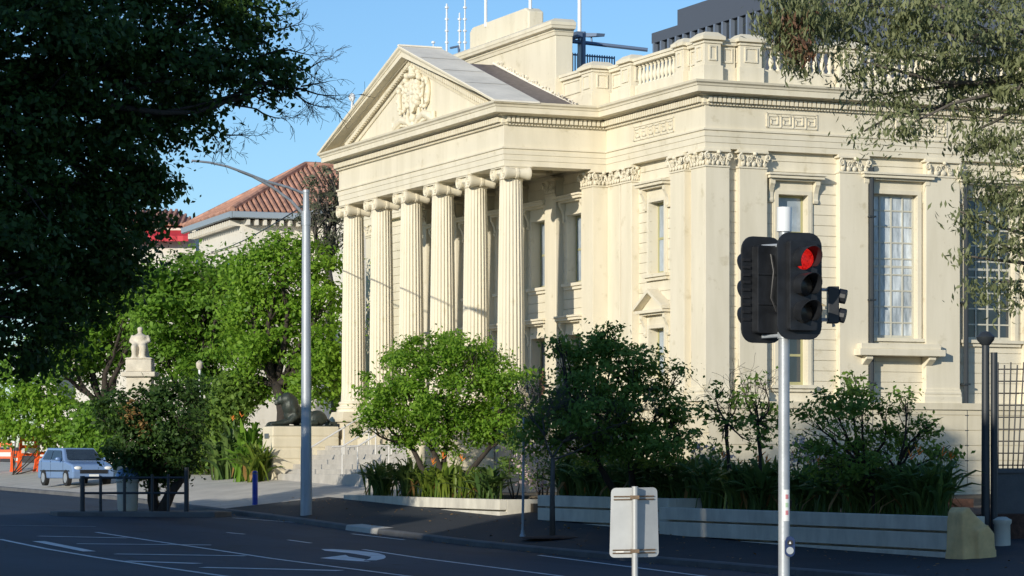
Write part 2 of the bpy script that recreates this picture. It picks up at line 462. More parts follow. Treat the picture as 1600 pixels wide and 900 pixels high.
def capital(mb, T, a0, a1, z0, z1, left=True, right=True):
    """leafy pilaster capital on one face: T(a, d outward negative, z)"""
    w = a1-a0; h = z1-z0
    ux = Vector(T(1, 0, 0))-Vector(T(0, 0, 0)); uz = Vector((0, 0, 1))
    for i, (x, sg) in enumerate(((a0+.03, 1), (a1-.03, -1))):
        c = Vector(T(x, -.10, z1-.17))
        spiral(mb, c, ux, uz, .105, 1.6, .032, sg)
        mb.tube([T(x+sg*.10, -.03, z0+.03), T(x+sg*.09, -.07, z0+h*.4), T(x+sg*.03, -.11, z1-.12)], [.03, .035, .04], 6)
    m = (a0+a1)/2
    for sg in (-1, 1):
        spiral(mb, T(m+sg*w*.17, -.06, z0+h*.42), ux, uz, .10, 1.5, .026, -sg)
        spiral(mb, T(m+sg*w*.08, -.08, z1-.14), ux, uz, .06, 1.2, .02, sg)
    k = 5
    for i in range(k):
        x = a0+w*(i+.5)/k
        c = T(x, -.035, z0+.07); r = Vector(T(w/k*.42, 0, 0))-Vector(T(0, 0, 0))
        mb.ell(c, (max(abs(r.x), .035), max(abs(r.y), .035), .085), 8, 5)
    mb.ell(T(m, -.10, z1-.06), (.07, .07, .06), 8, 5)

def pilaster(s0, s1, n0, n1, faces, z0=ZB, z1=ZT):
    """rectangular pilaster; faces: 'f' street face, 's' camera-side face"""
    b = MB()
    b.box((s0, n0, z0+.40), (s1, n1, z1-.50))
    bs = MB()
    for za, zb, e in ((z0, z0+.20, .11), (z0+.20, z0+.27, .075), (z0+.27, z0+.33, .09), (z0+.33, z0+.42, .045)):
        bs.box((s0-e, n0-e, za), (s1+e, n1, zb))
    p = b.build('pilaster', M['cream'], hall, bevel=.012)
    bs.build('base_moulding', M['cream'], p)
    c = MB()
    c.box((s0-.035, n0-.035, z1-.545), (s1+.035, n1, z1-.498))
    c.box((s0+.015, n0+.015, z1-.50), (s1-.015, n1, z1-.10))
    c.box((s0-.09, n0-.09, z1-.10), (s1+.09, n1, z1-.052)); c.box((s0-.06, n0-.06, z1-.052), (s1+.06, n1, z1-.002))
    if 'f' in faces: capital(c, FT(n0), s0, s1, z1-.49, z1-.06)
    if 's' in faces: capital(c, ST(s1), n0, n1, z1-.49, z1-.06)
    c.build('capital', M['cream'], p, smooth=50)
    return p

# ---- walls
sA = lambda u: s_at(u, WING_N)
nS = lambda u: n_at(u, SIDE_S)
PB = [0.0-2.84*k for k in range(6)]
PW = [-1.42-2.84*k for k in range(5)]
s_w = (2.2+sA(1047))/2            # window bay of the wing
wing_ops = [(s_w-.52, s_w+.52, 7.4, 9.6), (s_w-.52, s_w+.52, 4.2, 5.74)]
w1, w2, w3 = nS(1243), nS(1402), nS(1553)
side_ops = [(w1-.5, w1+.5, 7.4, 9.6), (w1-.5, w1+.5, 3.95, 5.74), (w2-.8, w2+.8, 5.4, 9.75), (w3-.85, w3+.85, 5.4, 9.75)]
por_ops = []
for k, s in enumerate(PW):
    por_ops.append((s-.55, s+.55, 7.4, 9.6))
    por_ops.append((s-.55, s+.55, FLOOR+.002 if k in (1, 2, 3) else 3.8, 5.74))
wm = MB()
wall(wm, FT(PWALL_N), -14.6, .40, FLOOR, 11.2, por_ops)
wall(wm, FT(WALL_N), .42, WALL_S-.001, ZB, 11.2, wing_ops)
wall(wm, FT(WALL_N), -21.6, -14.62, ZB, 11.2, [])
wall(wm, ST(WALL_S), WALL_N+.36, 40, ZB, 11.2, side_ops)
wm.box((WALL_S-.33, WALL_N+.03, ZB), (WALL_S-.03, WALL_N+.36, 11.2))
wm.box((-21.6, WALL_N+.4, ZB), (-21.3, 30, 11.2)); wm.box((-21.6, 39.7, ZB), (WALL_S-.4, 40, 11.2))
# dark interior: party walls and floors behind the windows
wm.box((-21.2, 6.5, 2.2), (6.5, 6.7, 12.0)); wm.box((4.2, 6.8, 2.2), (4.4, 39, 12.0)); wm.box((-21.2, 3.8, 6.4), (6.5, 39, 6.6))
wm.build('wall', M['cream'], hall)
pm = MB()
wall(pm, FT(WALL_N-.22), .42, SIDE_S+.12, .2, ZB-.002, [], ch=.46, g=.03)
wall(pm, ST(SIDE_S+.12), WALL_N+.12, 40, -.6, ZB-.002, [], ch=.46, g=.03)
pm.box((.42, WALL_N-.28, ZB-.20), (SIDE_S+.18, WALL_N-.0, ZB-.001)); pm.box((SIDE_S-.1, WALL_N+.0, ZB-.20), (SIDE_S+.18, 40, ZB-.001))
wall(pm, FT(WALL_N-.22), -21.8, -14.7, .2, ZB-.002, [], ch=.46, g=.03)
pm.build('plinth', M['cream2'], hall)
# portico podium and floor
pd = MB(); pd.box((-15.0, -.75, .3), (.75, 2.95, FLOOR-.002)); pd.build('portico_floor', M['stone'], hall)

# ---- pilasters
pilaster(-.45, .41, PB_N, 3.3, 'fs')
for s in PB[1:]: pilaster(s-.43, s+.43, PB_N, PWALL_N+.05, 'f')
pilaster(.415, 1.35, WING_N+.02, WALL_N+.05, 'f')
pilaster(1.44, 2.2, WING_N, WALL_N+.05, 'fs')
pilaster(sA(1047), sA(1069), WING_N, WALL_N+.05, 'fs')
pilaster(sA(1079.5), SIDE_S, WING_N, nS(1140), 'fs')
def sidepil(u0, u1):
    b = pilaster(WALL_S-.05, SIDE_S, nS(u0), nS(u1), 's')
sidepil(1155.5, 1199); sidepil(1312, 1357); sidepil(1447, 1500); sidepil(1602, 1660)
for s in (-15.3, -16.4, -20.9): pilaster(s-.4, s+.4, WING_N, WALL_N+.05, 'f')

# ---- windows
for k, s in enumerate(PW):
    window(FT(PWALL_N), s, 7.4, 9.6, 1.1, 'flat', 'blind' if k < 2 else 'glass', 'sash')
    if k in (1, 2, 3):
        d = window(FT(PWALL_N), s, FLOOR+.02, 5.74, 1.1, 'flat')
        dm = MB()
        for sg in (-1, 1):
            dm.box((s+sg*.27-.25, .20, FLOOR+.03), (s+sg*.27+.25, .245, 4.7), FT(PWALL_N))
            for za in (2.5, 3.6): dm.box((s+sg*.27-.16, .18, za), (s+sg*.27+.16, .20, za+.8), FT(PWALL_N))
        dm.build('door', M['timber'], d)
    else:
        window(FT(PWALL_N), s, 3.8, 5.74, 1.1, 'flat')
window(FT(WALL_N), s_w, 7.4, 9.6, 1.04, 'flat', 'blind'); window(FT(WALL_N), s_w, 4.2, 5.74, 1.04, 'gable', 'blind')
window(ST(WALL_S), w1, 7.4, 9.6, 1.0, 'flat', 'blind', 'sash'); window(ST(WALL_S), w1, 3.95, 5.74, 1.0, 'gable', 'glass', 'sash')
for w_, hw in ((w2, 1.6), (w3, 1.7)):
    wn = window(ST(WALL_S), w_, 5.4, 9.75, hw, 'flat', 'blindpale' if w_ == w2 else 'glass', 'sash_dark', .16)
    gb = MB()
    for i in (1, 2, 3):
        x = w_-hw/2+hw*i/4; gb.box((x-.025, .15, 5.45), (x+.025, .2, 9.7), ST(WALL_S))
    for i in range(1, 9):
        z = 5.4+4.35*i/9; gb.box((w_-hw/2+.05, .155, z-.022), (w_+hw/2-.05, .195, z+.022), ST(WALL_S))
    gb.build('glazing_bars', M['sash_dark'], wn)
# balcony ledge under the tall window
bl = MB(); bl.box((w2-1.5, -.55, 4.85), (w2+1.5, 0, 5.05), ST(WALL_S)); bl.box((w2-1.4, -.45, 5.05), (w2+1.4, -.2, 5.22), ST(WALL_S))
for sg in (-1, 1): console(bl, ST(WALL_S), w2+sg*1.1, .25, 4.2, 4.85, .45)
bl.build('balcony_ledge', M['cream'], hall, bevel=.02)
for u in (1360.5, 1508):
    q = MB(); n = nS(u); q.tube([(SIDE_S+.05, n, 1.0), (SIDE_S+.05, n, 10.5)], .075, 8)
    for z in (4, 6.5, 9): q.box((SIDE_S-.15, n-.11, z), (SIDE_S+.14, n+.11, z+.05))
    q.build('drainpipe', M['darkpost'], hall)

# ---- columns
NF, RB, RTOP = 22, .435, .355
def shaft():
    mb = MB(); z0, z1 = 3.86, 10.44; rings = 14; per = 6
    for i in range(rings+1):
        t = i/rings; r = RB+(RTOP-RB)*(t**1.5); z = z0+(z1-z0)*t
        if i == 0: r *= 1.06
        d = 0 if i in (0, rings) else .115
        for j in range(NF*per):
            a = 2*math.pi*j/(NF*per); ph = (j % per)/per
            rr = r*(1-d*(math.sin(math.pi*min(1, ph/.84)) if ph < .84 else 0)*.95)
            mb.v.append((rr*math.cos(a), rr*math.sin(a), z))
    k = NF*per
    for i in range(rings):
        for j in range(k):
            j2 = (j+1) % k
            mb.f.append((i*k+j, i*k+j2, (i+1)*k+j2, (i+1)*k+j))
    return mb
def base():
    mb = MB()
    mb.lathe([(.62, 3.46), (.62, 3.50), (.585, 3.545), (.62, 3.585), (.62, 3.62), (.53, 3.66), (.50, 3.70), (.53, 3.735), (.55, 3.77), (.53, 3.81), (.47, 3.83), (.455, 3.88)], 40)
    return mb
def ped():
    mb = MB()
    mb.box((-.60, -.60, FLOOR), (.60, .60, 3.10)); mb.box((-.66, -.66, FLOOR), (.66, .66, FLOOR+.22))
    k = [(-.70, -.70), (.70, -.70), (.70, .70), (-.70, .70)]
    vs = [(x, y, 3.10) for x, y in k]+[(x, y, 3.20) for x, y in k]+[(x*.88, y*.88, 3.46) for x, y in k]
    mb.add(vs, [(3, 2, 1, 0), (0, 1, 5, 4), (1, 2, 6, 5), (2, 3, 7, 6), (3, 0, 4, 7), (4, 5, 9, 8), (5, 6, 10, 9), (6, 7, 11, 10), (7, 4, 8, 11), (8, 9, 10, 11)])
    return mb
def ioncap():
    mb = MB(); zc = 10.625
    mb.lathe([(.36, 10.43), (.385, 10.45), (.36, 10.47), (.36, 10.52), (.40, 10.57), (.45, 10.62), (.45, 10.66)], 28)
    mb.box((-.40, -.395, 10.64), (.40, .395, 10.76))
    for sg in (-1, 1):
        prof = [(-.44, .20), (-.40, .205), (-.34, .195), (-.16, .155), (-.05, .15), (-.04, .17), (.04, .17), (.05, .15), (.16, .155), (.34, .195), (.40, .205), (.44, .20)]
        b = len(mb.v); seg = 20
        for y, r in prof:
            for j in range(seg):
                a = 2*math.pi*j/seg
                mb.v.append((sg*.41+r*math.cos(a), y, zc+r*math.sin(a)))
        for i in range(len(prof)-1):
            for j in range(seg):
                j2 = (j+1) % seg
                mb.f.append((b+i*seg+j, b+i*seg+j2, b+(i+1)*seg+j2, b+(i+1)*seg+j))
        mb.f.append(tuple(b+j for j in range(seg))); e = b+(len(prof)-1)*seg; mb.f.append(tuple(e+j for j in range(seg)))
        for y in (-.45, .45):
            spiral(mb, (sg*.41, y, zc), (1, 0, 0), (0, 0, 1), .185, 2.2, .026, -sg)
            mb.ell((sg*.41, y, zc), (.04, .03, .04), 8, 5)
    for y in (-.45, .45): mb.tube([(-.41, y, zc+.19), (0, y, zc+.165), (.41, y, zc+.19)], .022, 5)
    mb.box((-.47, -.47, 10.775), (.47, .47, 10.815)); mb.box((-.50, -.50, 10.815), (.50, .50, 10.848))
    return mb
col = shaft().build('column', M['cream'], hall, smooth=28)
cp = ioncap().build('capital', M['cream'], col, smooth=40); cb = base().build('base', M['cream'], col, smooth=40); cq = ped().build('pedestal', M['cream2'], col, bevel=.012)
col.location = (PB[0], 0, 0)
for s in PB[1:]:
    c = copy_tree(col, hall, (s, 0, 0))

# ---- entablature
PATH = [(-21.8, 30), (-21.8, WING_N), (-14.61, WING_N), (-14.61, -.41), (.41, -.41), (.41, WING_N), (SIDE_S, WING_N), (SIDE_S, 40)]
e = MB()
e.sweep([(-.82, 10.85), (0, 10.85), (0, 11.02), (.022, 11.022), (.022, 11.20), (.044, 11.202), (.044, 11.355), (.09, 11.375), (.09, 11.43), (0, 11.432), (0, 12.10), (-.82, 12.10)], PATH)
ent = e.build('entablature', M['cream'], hall)
e = MB()
e.sweep([(-.5, 12.103), (.03, 12.103), (.07, 12.15), (.09, 12.165), (.09, 12.37), (.24, 12.385), (.26, 12.42), (.50, 12.43), (.50, 12.60), (.53, 12.605), (.55, 12.66), (.61, 12.70), (.63, 12.76), (-.5, 12.79)], PATH)
e.build('cornice', M['cream'], ent)
e = MB()
def dent(pitch, w, p0, p1, z0, z1):
    for i in range(1, len(PATH)-1):
        p, q = Vector(PATH[i]), Vector(PATH[i+1]); d = (q-p).normalized(); nn = Vector((d.y, -d.x)); L_ = (q-p).length
        if i == 6: L_ = 24
        k = int(L_/pitch)
        for j in range(k):
            x = (j+.5)*L_/k
            c = p+d*x
            a = c-d*w/2; b = c+d*w/2
            vs = []
            for zz in (z0, z1):
                for pt, o in ((a, p0), (b, p0), (b, p1), (a, p1)):
                    v = pt+nn*o; vs.append((v.x, v.y, zz))
            e.add(vs, [(0, 3, 2, 1), (4, 5, 6, 7), (0, 1, 5, 4), (1, 2, 6, 5), (2, 3, 7, 6), (3, 0, 4, 7)])
dent(.150, .102, .085, .215, 12.185, 12.345)
e.build('dentil_course', M['cream'], ent)
e = MB()
dent(.105, .055, .05, .105, 12.11, 12.16)
e.build('dentil_course', M['cream'], ent)
# greek key panels
def keypanel(T, a0, a1, z0, z1, units):
    mb = MB(); t = .038; d = -.03
    def bar(x0, y0, x1, y1):
        mb.box((min(x0, x1)-t/2, d, min(y0, y1)-t/2), (max(x0, x1)+t/2, .001, max(y0, y1)+t/2), T)
    bar(a0, z0, a1, z0); bar(a0, z1, a1, z1); bar(a0, z0, a0, z1); bar(a1, z0, a1, z1)
    w = (a1-a0)/units; h = z1-z0
    for i in range(units):
        g = lambda x, y: (a0+(i+x)*w, z0+y*h)
        pts = [g(.12, .0), g(.12, .80), g(.86, .80), g(.86, .22), g(.36, .22), g(.36, .55), g(.62, .55)]
        for (x0, y0), (x1, y1) in zip(pts, pts[1:]): bar(x0, y0, x1, y1)
    mb.build('key_pattern', M['cream'], ent)
keypanel(FT(WING_N), sA(991), sA(1053), 11.55, 11.97, 6)
keypanel(ST(SIDE_S), nS(1198), nS(1276), 11.55, 11.97, 4)
keypanel(ST(SIDE_S), nS(1400), nS(1478), 11.55, 11.97, 4)
# portico ceiling
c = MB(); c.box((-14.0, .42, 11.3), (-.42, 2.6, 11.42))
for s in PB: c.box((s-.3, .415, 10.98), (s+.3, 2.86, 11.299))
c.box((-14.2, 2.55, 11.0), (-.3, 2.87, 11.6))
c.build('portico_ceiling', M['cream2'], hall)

# ---- pediment
PM, HALF, ZR, KR = -7.1, 8.14, 12.76, .3385
ped_ = MB()
TZ = lambda s: ZR+KR*(HALF-abs(s-PM))
ped_.prism([(PM-7.6, 12.5), (PM+7.6, 12.5), (PM, TZ(PM)-.3)], -.41, 0, lambda a, b, h: (a, h, b))
pedi = ped_.build('pediment', M['cream'], hall)
rk = MB()
prof = [(.62, 0), (.61, -.06), (.55, -.10), (.52, -.16), (.50, -.165), (.50, -.335), (.26, -.345), (.24, -.375), (.09, -.39), (.09, -.56), (.03, -.60), (.03, -.72), (0, -.72), (-.5, -.5), (-.5, 0)]
st = [PM-HALF, PM, PM+HALF]; k = len(prof); b = len(rk.v)
for s in st:
    for p_, h in prof: rk.v.append((s, -.41-p_, max(TZ(s)+h, 12.70 if s != PM else -9)))
for i in range(2):
    for j in range(k):
        j2 = (j+1) % k
        rk.f.append((b+i*k+j, b+i*k+j2, b+(i+1)*k+j2, b+(i+1)*k+j))
rk.build('raking_cornice', M['cream'], pedi, fix=True)
for sg in (-1, 1):
    rd = MB(); x = .15
    while x < 6.35:
        s = PM+sg*x
        z = TZ(s)
        vs = []
        for zz in (-.545, -.40):
            for ds, o in ((-.05, .085), (.05, .085), (.05, .20), (-.05, .20)):
                vs.append((s+ds, -.41-o, TZ(s+ds)+zz))
        rd.add(vs, [(0, 3, 2, 1), (4, 5, 6, 7), (0, 1, 5, 4), (1, 2, 6, 5), (2, 3, 7, 6), (3, 0, 4, 7)])
        for ds in (-.035, .035):
            rd.box((s+ds-.02, -.41-.07, TZ(s+ds)-.72), (s+ds+.02, -.41-.03, TZ(s+ds)-.61))
        x += .158
    rd.build('dentil_course', M['cream'], pedi)
# coat of arms in relief
ca = MB(); A = lambda a, z, d=0: (PM+a, -.41-d, 12.85+z)
def el(a, z, ra, rz, d=.06, rd=.1, rot=0): ca.ell(A(a, z, d), (ra, rd, rz), 12, 8, Matrix.Rotation(rot, 3, 'Y') if rot else None)
sh = [(-.44, 1.58), (.44, 1.58), (.47, 1.1), (.36, .75), (0, .48), (-.36, .75), (-.47, 1.1)]
ca.prism(sh, 0, .12, lambda a, z, h: A(a, z, h))
ca.prism([(a*.80, 1.08+(z-1.08)*.80) for a, z in sh], .0, .17, lambda a, z, h: A(a, z, h))
ca.box(A(-.04, .66, .21), A(.04, 1.45, .0)); ca.box(A(-.34, 1.08, .21), A(.34, 1.16, .0))
for a, z in ((-.19, 1.32), (.19, 1.32), (-.18, .92), (.18, .90)):
    el(a, z, .085, .10, .18, .06); el(a+.05, z+.06, .04, .05, .22, .05)
el(0, 1.72, .26, .10, .12, .16); el(0, 1.88, .11, .15, .12, .13); el(-.15, 2.0, .15, .06, .12, .1, -.5); el(.10, 2.06, .09, .09, .12, .1); el(.2, 1.92, .07, .12, .1, .1, .5)
for sg in (-1, 1):
    for t in range(7):       # mantling beside the shield
        z = 1.78-.17*t; el(sg*(.52+.07*math.sin(t*1.9)), z, .085, .11, .10, .13, sg*.4*math.cos(t*2.1))
    ca.tube([A(sg*.45, .60, .06), A(sg*.55, .42, .08), A(sg*.42, .28, .1)], [.06, .08, .05], 7)
    loop = [(.82, .62), (.78, .95), (.84, 1.25), (.98, 1.46), (1.16, 1.50), (1.30, 1.32), (1.34, 1.0), (1.26, .72), (1.10, .58)]
    ca.tube([A(sg*x, z, .07) for x, z in loop], [.045, .05, .06, .07, .08, .085, .08, .07, .05], 8)
    for t, (x, z) in enumerate(loop):
        el(sg*x+.03*math.sin(t*3), z, .075, .07, .12, .07)
        if t % 2: el(sg*x-.05, z+.06, .05, .05, .12, .06)
    ca.tube([A(sg*.12, .02, .06), A(sg*.5, .24, .07), A(sg*1.0, .34, .08), A(sg*1.5, .22, .08), A(sg*1.88, .04, .07)], [.09, .12, .13, .14, .10], 8)
    ca.tube([A(sg*.2, -.06, .06), A(sg*.7, .12, .07), A(sg*1.2, .16, .08), A(sg*1.6, .05, .08)], [.03, .04, .04, .04], 6)
    ca.tube([A(sg*1.84, -.08, .08), A(sg*1.82, .34, .08)], .085, 8)
el(0, .30, .17, .15, .1, .13); el(0, .08, .14, .12, .1, .1)
for t in range(4): ca.tube([A(-.2, .55+.06*t, .14), A(0, .45+.06*t, .18), A(.2, .55+.06*t, .14)], .022, 6)
remeshed('coat_of_arms', ca, M['cream'], pedi, .02, it=1)

# ---- portico roof, attic wall, parapets
rf = MB()
zl = lambda s, d: ZR+KR*(HALF-abs(s-PM))+d
for n0, n1, d, key in ((-1.02, .52, .03, 0),):
    for sg in (-1, 1):
        e0 = PM+sg*(HALF+.02)
        vs = [(PM, n0, zl(PM, d)), (e0, n0, zl(e0, d)), (e0, n1, zl(e0, d)), (PM, n1, zl(PM, d))]
        vs += [(x, y, z-.05) for x, y, z in vs]
        rf.add(vs, [(0, 1, 2, 3), (4, 7, 6, 5), (0, 4, 5, 1), (1, 5, 6, 2), (2, 6, 7, 3), (3, 7, 4, 0)])
rf.box((PM-.08, -1.03, zl(PM, .02)), (PM+.08, .52, zl(PM, .07)))
for x in (1.9, 3.8, 5.7):
    for sg in (-1, 1):
        s = PM+sg*x
        rf.add([(s-.03, -.98, zl(s-.03, .045)), (s+.03, -.98, zl(s+.03, .045)), (s+.03, .5, zl(s+.03, .045)), (s-.03, .5, zl(s-.03, .045))], [(0, 1, 2, 3)])
roof = rf.build('portico_roof', M['roof_cap'], hall)
sl = MB()
for sg in (-1, 1):
    e0 = PM+sg*(HALF-.35)
    vs = [(PM, .525, zl(PM, -.42)), (e0, .525, zl(e0, -.30)), (e0, 4.6, zl(e0, -.30)), (PM, 4.6, zl(PM, -.42))]
    vs += [(x, y, z-.06) for x, y, z in vs]
    sl.add(vs, [(0, 1, 2, 3), (4, 7, 6, 5), (0, 4, 5, 1), (1, 5, 6, 2), (2, 6, 7, 3), (3, 7, 4, 0)])
sl.build('slate_slope', M['slate'], roof)
fl = MB(); fl.box((-21.4, 3.3, 12.4), (6.9, 39.9, 12.6)); fl.box((-14.3, 0, 12.3), (.1, 3.3, 12.5)); fl.build('roof', M['flatroof'], hall)
# flashing along the attic wall
fz = MB(); fz.tube([(PM, 2.42, zl(PM, -.36)), (-.2, 2.42, zl(-.2, -.36))], .05, 5)
for i in range(26):
    s = -6.6+i*.26; fz.tube([(s, 2.40, zl(s, -.33)), (s+.06+.04*math.sin(i*2.3), 2.34, zl(s, -.33)+.10+.05*math.sin(i*1.7))], [.02, .03], 5)
fz.build('ridge_flashing', M['roof_cap'], roof)
an = n_at(866, -2.1)
at = MB()
at.box((-12.2, 2.45, 12.5), (-2.05, 3.05, 15.45)); at.box((-12.24, 2.41, 12.5), (-2.01, 3.09, 14.0))
attic = at.build('attic_wall', M['cream'], hall, bevel=.015)
at = MB()
P2 = [(-12.2, 3.05), (-12.2, 2.45), (-2.05, 2.45), (-2.05, 3.05), (-12.2, 3.05)]
at.sweep([(-.2, 15.40), (.04, 15.40), (.07, 15.50), (.10, 15.52), (.10, 15.58), (.24, 15.60), (.26, 15.68), (.28, 15.70), (.28, 15.80), (.05, 15.93), (-.2, 15.95)], [(-12.2, 3.05), (-12.2, 2.45), (-2.05, 2.45), (-2.05, 3.05)])
at.box((-12.1, 2.55, 15.5), (-2.15, 3.08, 15.955))
at.build('attic_cornice', M['cream'], attic)
at = MB()
at.prism([(-9.7, 15.9), (-4.62, 15.9), (-4.62, 16.58), (-4.92, 16.72), (-9.4, 16.72), (-9.7, 16.58)], 2.62, 3.18, lambda a, b, h: (a, h, b))
at.build('attic_crest', M['cream'], attic, bevel=.05)

def baluster():
    mb = MB()
    mb.lathe([(.075, 0), (.075, .05), (.045, .07), (.05, .11), (.085, .20), (.09, .26), (.055, .38), (.04, .50), (.055, .53), (.05, .56), (.075, .58), (.075, .64)], 12)
    return mb
def parapet_pier(name, s0, s1, n0, n1, panel=None, h=14.02):
    mb = MB()
    mb.box((s0-.05, n0-.05, 12.78), (s1+.05, n1+.05, 13.28)); mb.box((s0, n0, 13.28), (s1, n1, h))
    mb.box((s0-.04, n0-.04, h-.10), (s1+.04, n1+.04, h-.04))
    mb.box((s0-.11, n0-.11, h), (s1+.11, n1+.11, h+.10))
    k = [(s0-.11, n0-.11), (s1+.11, n0-.11), (s1+.11, n1+.11), (s0-.11, n1+.11)]
    i_ = [(s0+.06, n0+.06), (s1-.06, n0+.06), (s1-.06, n1-.06), (s0+.06, n1-.06)]
    vs = [(x, y, h+.10) for x, y in k]+[(x, y, h+.24) for x, y in i_]
    mb.add(vs, [(0, 1, 5, 4), (1, 2, 6, 5), (2, 3, 7, 6), (3, 0, 4, 7), (4, 5, 6, 7)])
    t = .045
    def frame(T, a0, a1, z0, z1):
        for x0, x1, y0, y1 in ((a0, a0+t, z0, z1), (a1-t, a1, z0, z1), (a0+t, a1-t, z0, z0+t), (a0+t, a1-t, z1-t, z1)):
            mb.box((x0, -.035, y0), (x1, .0, y1), T)
    w = s1-s0; d = n1-n0
    if w > .5: frame(FT(n0), s0+.15, s1-.15, 13.42, h-.16)
    if d > .4: frame(ST(s1), n0+.14, n1-.14, 13.42, h-.16)
    return mb.build(name, M['cream'], hall, bevel=.008)
def parapet_run(T, a0, a1, th=.3, bal=True):
    """plinth, rail and balusters between piers"""
    mb = MB()
    mb.box((a0, 0, 12.78), (a1, th, 13.26), T)
    if not bal:
        mb.box((a0, .05, 13.26), (a1, th-.04, 13.92), T)
        for x0, x1, y0, y1 in ((a0+.1, a0+.15, 13.4, 13.84), (a1-.15, a1-.1, 13.4, 13.84), (a0+.15, a1-.15, 13.4, 13.45), (a0+.15, a1-.15, 13.79, 13.84)):
            if a1-a0 > .5: mb.box((x0, .015, y0), (x1, .05, y1), T)
    mb.box((a0, -.05, 13.90), (a1, th+.05, 14.0), T); mb.box((a0, -.09, 14.0), (a1, th+.09, 14.09), T)
    r = mb.build('balustrade' if bal else 'parapet_panel', M['cream'], hall, bevel=.01)
    if bal:
        k = max(2, int((a1-a0)/.235)); bm_ = baluster().mesh('baluster', M['cream'], smooth=35)
        for i in range(k):
            o = bpy.data.objects.new('baluster', bm_); COL.objects.link(o); o.parent = r
            p = T(a0+(i+.5)*(a1-a0)/k, th/2, 13.26); o.location = p
    return r
parapet_run(FT(PB_N), -2.0, -.47, .3, False)
parapet_pier('parapet_pier', -.45, .36, PB_N, 3.3)
parapet_run(FT(WING_N+.10), .45, 1.36, .3, False)
parapet_pier('parapet_pier', 1.44, 2.18, WING_N-.02, WING_N+.45)
parapet_run(FT(WING_N+.08), 2.26, sA(1052), .28, True)
parapet_pier('parapet_pier', sA(1056), sA(1069), WING_N-.02, WING_N+.45)
parapet_run(FT(WING_N+.10), sA(1069)+.07, sA(1087)-.07, .3, False)
parapet_pier('parapet_pier', sA(1086), SIDE_S-.02, WING_N-.02, nS(1127))
parapet_run(ST(SIDE_S-.16), nS(1127)+.07, nS(1157)-.06, .3, False)
parapet_pier('parapet_pier', SIDE_S-.55, SIDE_S-.02, nS(1157), nS(1191))
parapet_run(ST(SIDE_S-.14), nS(1191)+.07, nS(1312)-.06, .28, True)
parapet_pier('parapet_pier', SIDE_S-.55, SIDE_S-.02, nS(1312), nS(1346))
parapet_run(ST(SIDE_S-.14), nS(1346)+.07, nS(1447)-.06, .28, True)
parapet_pier('parapet_pier', SIDE_S-.55, SIDE_S-.02, nS(1447), nS(1500))
parapet_run(ST(SIDE_S-.14), nS(1500)+.07, nS(1602)-.06, .28, True)
parapet_pier('parapet_pier', SIDE_S-.55, SIDE_S-.02, nS(1602), nS(1650))
parapet_run(ST(SIDE_S-.16), nS(1650)+.07, 39.9, .3, False)
parapet_run(FT(WING_N+.10), -21.7, -14.4, .3, False)

# ---- roof furniture
def upole(name, u, D, v0, v1, r, m, extra=None):
    p = U(u, v0, D); q = U(u, v1, D); s, n = SNof(p.x, p.y)
    mb = MB(); mb.tube([(s, n, q.z), (s, n, p.z)], [r, r*.75], 8)
    if extra: extra(mb, s, n, q.z, p.z)
    return mb.build(name, M[m], hall)
def rings(mb, s, n, z0, z1):
    z = z0+.3
    while z < z1:
        mb.tube([(s, n, z), (s, n, z+.06)], .075, 6); z += .42
upole('flagpole', 759, 95.6, -90, 42, .06, 'flag'); upole('flagpole', 828.5, 92.6, -90, 22, .06, 'flag'); upole('flagpole', 905.5, 92.2, -90, 110, .075, 'flag')
for u, v0, v1, r in ((698, 6, 105, .045), (718, 20, 105, .035), (726.5, -10, 105, .035), (739, 44, 90, .03), (677, 64, 100, .025)):
    upole('antenna', u, 101, v0, 135, r, 'flag', rings)
d = MB(); p = U(704, 75, 101); s, n = SNof(p.x, p.y); d.tube([(s, n, p.z), (s+.5, n+.1, p.z), (s+.55, n+.1, p.z-.25)], .04, 6); d.build('antenna_bracket', M['bluegrey'], hall)
d = MB(); p = U(550, 152, 103); s, n = SNof(p.x, p.y); d.tube([(s, n, 12.4), (s, n, p.z-.3), (s+.15, n, p.z)], .05, 6); d.ell((s, n, p.z), (.18, .12, .16), 10, 6); d.build('floodlight', M['flag'], hall)
g = MB(); a_, b_ = U(889, 64, 92), U(1012, 78, 92)
for dz, rr in ((0, .07),):
    sa, na = SNof(a_.x, a_.y); sb, nb = SNof(b_.x, b_.y); g.tube([(sa, na, a_.z), (sb, nb, b_.z)], rr, 6)
p = U(900, 52, 92); s, n = SNof(p.x, p.y); g.box((s-.5, n-.1, p.z-.16), (s+.3, n+.1, p.z+.02))
p = U(905.5, 120, 92); s, n = SNof(p.x, p.y); g.tube([(s+.09, n+.1, 12.6), (s+.09, n+.1, CAMZ+675*92/F)], .08, 8)
g.build('lighting_bar', M['bluegrey'], hall)
f_ = MB(); p = U(926, 58, 92); s, n = SNof(p.x, p.y)
f_.prism([(-.40, 0), (.40, .02), (.44, .12), (-.30, .14)], n-.15, n+.15, lambda a, b, h: (s+a*.3+.0, h+a*.55, p.z+b)); f_.tube([(s-.1, n, p.z), (s-.05, n, p.z-.22)], .03, 6)
f_.build('floodlight', M['bluegrey'], hall)
rl = MB(); a_, b_ = U(891, 82, 93), U(960, 88, 93); sa, na = SNof(a_.x, a_.y); sb, nb = SNof(b_.x, b_.y)
for i in range(19):
    t = i/18; s, n, z = sa+(sb-sa)*t, na+(nb-na)*t, a_.z+(b_.z-a_.z)*t
    rl.tube([(s, n, 12.6), (s, n, z)], .022, 5)
rl.tube([(sa, na, a_.z-.06), (sb, nb, b_.z-.06)], .03, 5)
rl.build('roof_railing', M['bluegrey'], hall)

